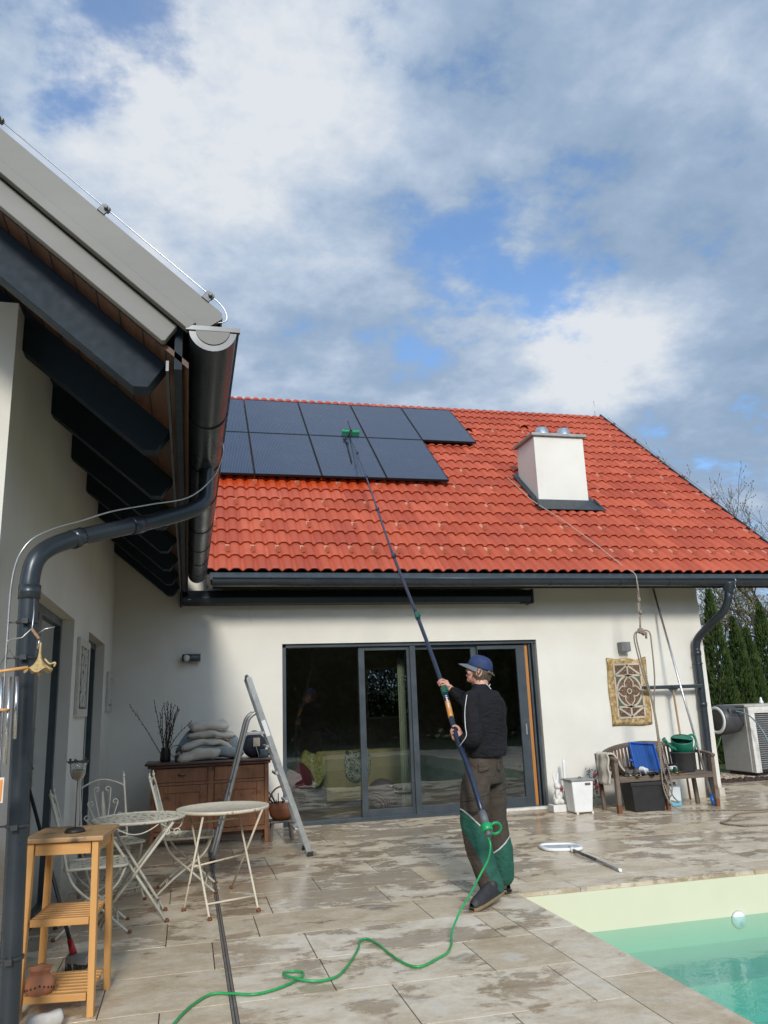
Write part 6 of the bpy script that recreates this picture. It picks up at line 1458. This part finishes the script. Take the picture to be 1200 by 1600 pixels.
hand(b, wrL, S[iL], S[iL + 1] - S[iL], .022, 1); hand(b, wrR, S[iR], S[iR + 1] - S[iR], .021, -1)
SK = NT('skin'); f = SK.noise(14, 4, .6); SK.set(col=SK.ramp(f, [(.35, (.48, .235, .165)), (.65, (.60, .33, .24))]), rough=.5, sss=.12); SK.b.inputs['Subsurface Radius'].default_value = (.02, .008, .004); SK.bump(SK.noise(90, 3), .15, .001)
def voxel(o, size, sm=4, disp=None):
    md = o.modifiers.new('remesh', 'REMESH'); md.mode = 'VOXEL'; md.voxel_size = size; md.use_smooth_shade = True
    md = o.modifiers.new('smooth', 'SMOOTH'); md.factor = .5; md.iterations = sm
    for i, (sc_, st, kind) in enumerate(disp or []):
        tx = bpy.data.textures.new('fold', kind); tx.noise_scale = sc_
        if kind == 'CLOUDS': tx.noise_depth = 2
        md = o.modifiers.new('folds', 'DISPLACE'); md.texture = tx; md.texture_coords = 'LOCAL'; md.strength = st; md.mid_level = .5
bo = b.build('body', SK.m, man); voxel(bo, .0045, 3)
for s in (-1, 1):
    e = M().sph(hp_(.0835, s * .030, .008), .0115, 12, 8); e.build('eye', simple('eye_white', (.7, .68, .65), .2), man)
# hair: curly strands below the cap
hm = M(); r = random.Random(31); HAIR = simple('grey_brown_hair', (.085, .058, .036), .65, 0, .4, 60, .5, 200)
for i in range(230):
    a = r.uniform(.38, 1.62) * math.pi; a = math.pi + (a - math.pi) * 1.0
    p = hp_(.092 * math.cos(a), .080 * math.sin(a), r.uniform(-.035, .03)); o_ = (hf * math.cos(a) + hl * math.sin(a)); pts = [p]; q = p.copy(); ph = r.uniform(0, 6)
    L = r.uniform(.035, .085) * (1.0 if math.cos(a) < -.2 else .5)
    for k in range(6): q = q - hu * L / 6 + o_ * .0045 * math.cos(ph + k * 1.3) + Vector((math.cos(ph + k * 1.5), math.sin(ph + k * 1.5), 0)) * .004; pts.append(q.copy())
    hm.tube(pts, [.0042, .0045, .0042, .004, .0034, .0026, .001], 5)
hm.sph(hp_(-.022, 0, -.005), (.084, .081, .062), 18, 12, rot=HR); hm.build('hair', HAIR, man)
# cap
CAPM = simple('cap_denim', (.018, .035, .105), .75, 0, .25, 30, .4, 160)
cp = M()
def capf(a, t):
    th = 2 * math.pi * a; ph = math.pi / 2 * t; rr_ = math.cos(ph) ** .75
    return hp_(.006 + .104 * math.cos(th) * rr_ + .004 * math.sin(3 * th), .086 * math.sin(th) * rr_, .022 + .104 * math.sin(ph) ** .95 + .003 * math.cos(5 * th) * math.sin(2 * ph))
cp.sheet(capf, 32, 12); co_ = cp.build('cap', CAPM, man, solid=.004)
def vis(a, t):
    th = (a - .5) * math.pi * .98; rr_ = 1 + t * .80 * math.cos(th) ** .6 if abs(th) < 1.57 else 1
    return hp_(.006 + .102 * math.cos(th) * rr_ , .085 * math.sin(th) * (1 + .02 * t), .026 - .030 * t * (1 - .2 * math.cos(th)) - .012 * math.sin(th) ** 2 * t)
M().sheet(vis, 18, 6).build('visor', simple('cap_visor_grey', (.14, .155, .17), .8), co_, solid=.004)
m = M(); m.tube([hp_(-.094 + .006 * abs(s), s * .085, .022 - .012 * (1 - s * s)) + hf * (-.010 * (1 - s * s * 1.0)) for s in [k / 6 - 1 for k in range(13)]], .008, 8); m.tube([hp_(-.100, -.030, .010), hp_(-.112, -.055, .004), hp_(-.118, -.066, .000)], .006, 6); m.build('cap_strap', simple('strap_khaki', (.14, .125, .08), .8), co_)
M().tube([hp_(-.096 + .012 * abs(math.cos(a)), .034 * math.cos(a), .028 + .030 * math.sin(a)) for a in [i * math.pi / 10 for i in range(11)]], .003, 5).build('cap_opening', BLACK, co_)
M().sph(hp_(.006, 0, .127), .007, 8, 6).build('cap_button', CAPM, co_)
# sweater
SWM = NT('sweater_black'); f = SWM.noise(5, 4, .6); SWM.set(col=SWM.ramp(f, [(.3, (.009, .008, .010)), (.7, (.016, .015, .018))]), rough=.9, sheen=0., spec=.25)
SWM.bump(SWM.math('ADD', SWM.math('MULTIPLY', SWM.noise(7, 5, .55, (1, 1, 2.6), dist=1.0), 1.0), SWM.math('MULTIPLY', SWM.noise(240, 2), .05)), .9, .035)
s_ = M()
loft(s_, [((2.375, 6.39, 1.065), .182, .145), ((2.375, 6.40, 1.12), .208, .16), ((2.378, 6.395, 1.22), .205, .155), ((2.382, 6.380, 1.34), .212, .152), ((2.386, 6.370, 1.45), .218, .148), ((2.382, 6.372, 1.52), .200, .128), ((2.366, 6.382, 1.575), .125, .095), ((2.366, 6.385, 1.615), .078, .078), ((2.368, 6.39, 1.645), .068, .070)], 28)
limb(s_, [shL, elL.lerp(shL, .45) + Vector((-.012, -.015, 0)), elL, elL.lerp(wrL, .5) , wrL.lerp(elL, .12)], [.080, .076, .070, .060, .046], 16); limb(s_, [shR, elR.lerp(shR, .5), elR, elR.lerp(wrR, .5), wrR.lerp(elR, .08)], [.078, .074, .068, .058, .046], 16)
so = s_.build('sweater', SWM.m, man); voxel(so, .009, 5, [(.11, .022, 'CLOUDS'), (.045, .009, 'CLOUDS')])
PIP = simple('reflective_piping', (.62, .62, .60), .5)
M().tube(spline([(2.172, 6.205, 1.56), (2.140, 6.185, 1.44), (2.124, 6.150, 1.32), (2.120, 6.128, 1.25), (2.092, 6.160, 1.195), (2.085, 6.215, 1.165)], 6), .0032, 6).build('piping', PIP, so)
m = M(); lc_ = Vector((2.402, 6.308, 1.622)); m.bar(lc_ + Vector((-.022, 0, .022)), lc_ + Vector((0, -.003, 0)), .004, .007, (0, 1, 0)); m.bar(lc_ + Vector((.012, 0, .018)), lc_ + Vector((0, -.003, 0)), .004, .007, (0, 1, 0)); m.bar(lc_, lc_ + Vector((.014, -.006, -.022)), .004, .007, (0, 1, 0)); m.build('neck_logo', PIP, so)
# trousers
TR = NT('work_trousers'); sp = TR.n('ShaderNodeSeparateXYZ'); TR.l(TR.co(loc=(2.36, 6.38, 0)), sp.inputs[0]) if False else TR.l(TR.tc.outputs['Object'], sp.inputs[0])
# object coordinates are relative to (2.36, 6.38, 0)
gx, gz = sp.outputs[0], sp.outputs[2]
lb = TR.math('SUBTRACT', .66, TR.math('MULTIPLY', TR.math('SUBTRACT', gx, 2.14 - 2.36), 1.0)); rb_ = TR.math('ADD', .33, TR.math('MULTIPLY', TR.math('SUBTRACT', gx, 2.42 - 2.36), .8))
isL = TR.math('LESS_THAN', gx, .008); zb = TR.math('ADD', TR.math('MULTIPLY', isL, lb), TR.math('MULTIPLY', TR.math('SUBTRACT', 1, isL), rb_))
dz = TR.math('SUBTRACT', gz, zb); low = TR.math('LESS_THAN', dz, 0)
patch = TR.math('MULTIPLY', isL, TR.math('LESS_THAN', gx, TR.math('SUBTRACT', TR.math('MULTIPLY', gz, -.40), .028))); low = TR.math('MULTIPLY', low, TR.math('SUBTRACT', 1, patch))
pipe_ = TR.math('LESS_THAN', TR.math('ABSOLUTE', dz), .006)
f = TR.noise(9, 5, .65)
brn = TR.ramp(f, [(.3, (.040, .029, .021)), (.55, (.060, .045, .033)), (.75, (.085, .067, .05))]); grn = TR.ramp(f, [(.3, (.010, .065, .045)), (.7, (.022, .115, .075))])
c = TR.mix(low, brn, grn)
seam = TR.math('MAXIMUM', TR.math('LESS_THAN', TR.math('ABSOLUTE', TR.math('SUBTRACT', gz, .665)), .0035), TR.math('LESS_THAN', TR.math('ABSOLUTE', TR.math('SUBTRACT', gz, TR.math('ADD', .80, TR.math('MULTIPLY', gx, .25)))), .0035))
seam = TR.math('MULTIPLY', seam, isL); c = TR.mix(seam, c, (.012, .008, .006)); c = TR.mix(pipe_, c, (.50, .50, .48))
TR.set(col=c, rough=.9); TR.bump(TR.math('ADD', TR.noise(6, 5, .6, (1, 1, 1.6), dist=1.2), TR.math('MULTIPLY', TR.noise(260, 2), .05)), .9, .03)
t_ = M()
loft(t_, [((2.352, 6.41, .86), .170, .130), ((2.352, 6.41, .93), .186, .145), ((2.352, 6.405, 1.0), .182, .145), ((2.354, 6.40, 1.08), .168, .128), ((2.356, 6.40, 1.13), .160, .12)], 28)
limb(t_, [hipL + Vector((0, 0, -.05)), hipL.lerp(kneeL, .45) + Vector((-.006, -.01, 0)), kneeL, kneeL.lerp(ankL, .5) + Vector((-.012, .0, 0)), ankL + Vector((.022, -.006, -.018))], [.112, .120, .112, .104, .088], 18)
limb(t_, [hipR + Vector((0, 0, -.05)), hipR.lerp(kneeR, .45), kneeR, kneeR.lerp(ankR, .5) + Vector((.005, 0, 0)), ankR + Vector((0, .01, .02))], [.110, .112, .098, .098, .088], 18)
to = t_.build('trousers', TR.m, man); voxel(to, .010, 4, [(.16, .022, 'CLOUDS'), (.06, .008, 'CLOUDS')])
def flap(c, nrm, w, h, tag_='pocket_flap'):
    c = Vector(c); nrm = Vector(nrm).normalized(); u = Z.cross(nrm).normalized(); v = nrm.cross(u); m = M()
    m.sheet(lambda a, b: c + u * (a - .5) * w + v * ((b - .5) * h - .012 * (1 - (2 * a - 1) ** 2) * (1 - b)), 8, 4)
    o = m.build(tag_, TR.m, man); md = o.modifiers.new('wrap', 'SHRINKWRAP'); md.target = to; md.wrap_method = 'NEAREST_SURFACEPOINT'; md.wrap_mode = 'OUTSIDE_SURFACE'; md.offset = .007
    md = o.modifiers.new('solid', 'SOLIDIFY'); md.thickness = .007; md.offset = 0; return o
cd_ = Vector((-.35, -.93, .0))
flap((2.47, 6.25, .995), cd_, .13, .055); flap((2.285, 6.22, 1.0), cd_, .10, .05); flap((2.17, 6.20, .80), (-.8, -.6, 0), .14, .05); flap((2.17, 6.20, .72), (-.8, -.6, 0), .13, .14, 'leg_pocket')
# shoes
def work_shoe(heel, toe, up_, name='shoe'):
    heel = Vector(heel); toe = Vector(toe); f = (toe - heel); L = f.length; f.normalize(); l = Z.cross(f).normalized(); u = f.cross(l)
    if u.z < 0: u = -u
    def Wd(a): return .052 * (.72 + .30 * math.sin(math.pi * min(1, max(0, a)) ** .8) + (.10 if a > .55 else 0) * math.sin(math.pi * (a - .55) / .45)) * (.55 if a > .97 or a < .03 else 1)
    m = M()
    def fn(a, b):
        th = 2 * math.pi * b; h = (.10 if a < .38 else .10 - (a - .38) * .085) * min(1, .55 + a * 5) * (1 if a < .9 else 1 - (a - .9) * 4)
        z = .028 + h * max(0, math.sin(th)) - .002; return heel + f * (a * L) + l * math.cos(th) * Wd(a) * (1 - .35 * max(0, math.sin(th)) ** 2) + u * z
    m.sheet(fn, 20, 20); m.sph(heel + f * .08 + u * .085, (.05, .045, .05), 14, 10)
    m.tube([heel + f * (L * .42 + i * .022) + l * (.022 if i % 2 else -.022) + u * (.115 - i * .006) for i in range(5)], .004, 5)
    so_ = m.build(name, simple('black_work_shoe', (.018, .017, .018), .6, 0, .4, 25, .5, 90), man); md = so_.modifiers.new('sub', 'SUBSURF'); md.levels = md.render_levels = 1
    m = M()
    def sf(a, b):
        th = 2 * math.pi * b; z = .008 + .011 * max(-1, min(1, math.sin(th) * 2.5)); return heel + f * ((a - .01) * L * 1.03) + l * max(-1, min(1, math.cos(th) * 1.4)) * (Wd(a) + .004) + u * z
    m.sheet(sf, 20, 16); m.build('sole', simple('ochre_sole', (.19, .14, .075), .7, 0, .3, 20), so_)
    m = M(); m.obox(heel + f * .05 + u * .005, (f, l, u), (.05, .035, .006)); m.build('heel_block', BLACK, so_)
work_shoe((2.365, 6.235, .075), (2.075, 6.085, .006), 0); work_shoe((2.515, 6.46, .02), (2.40, 6.74, .004), 0)
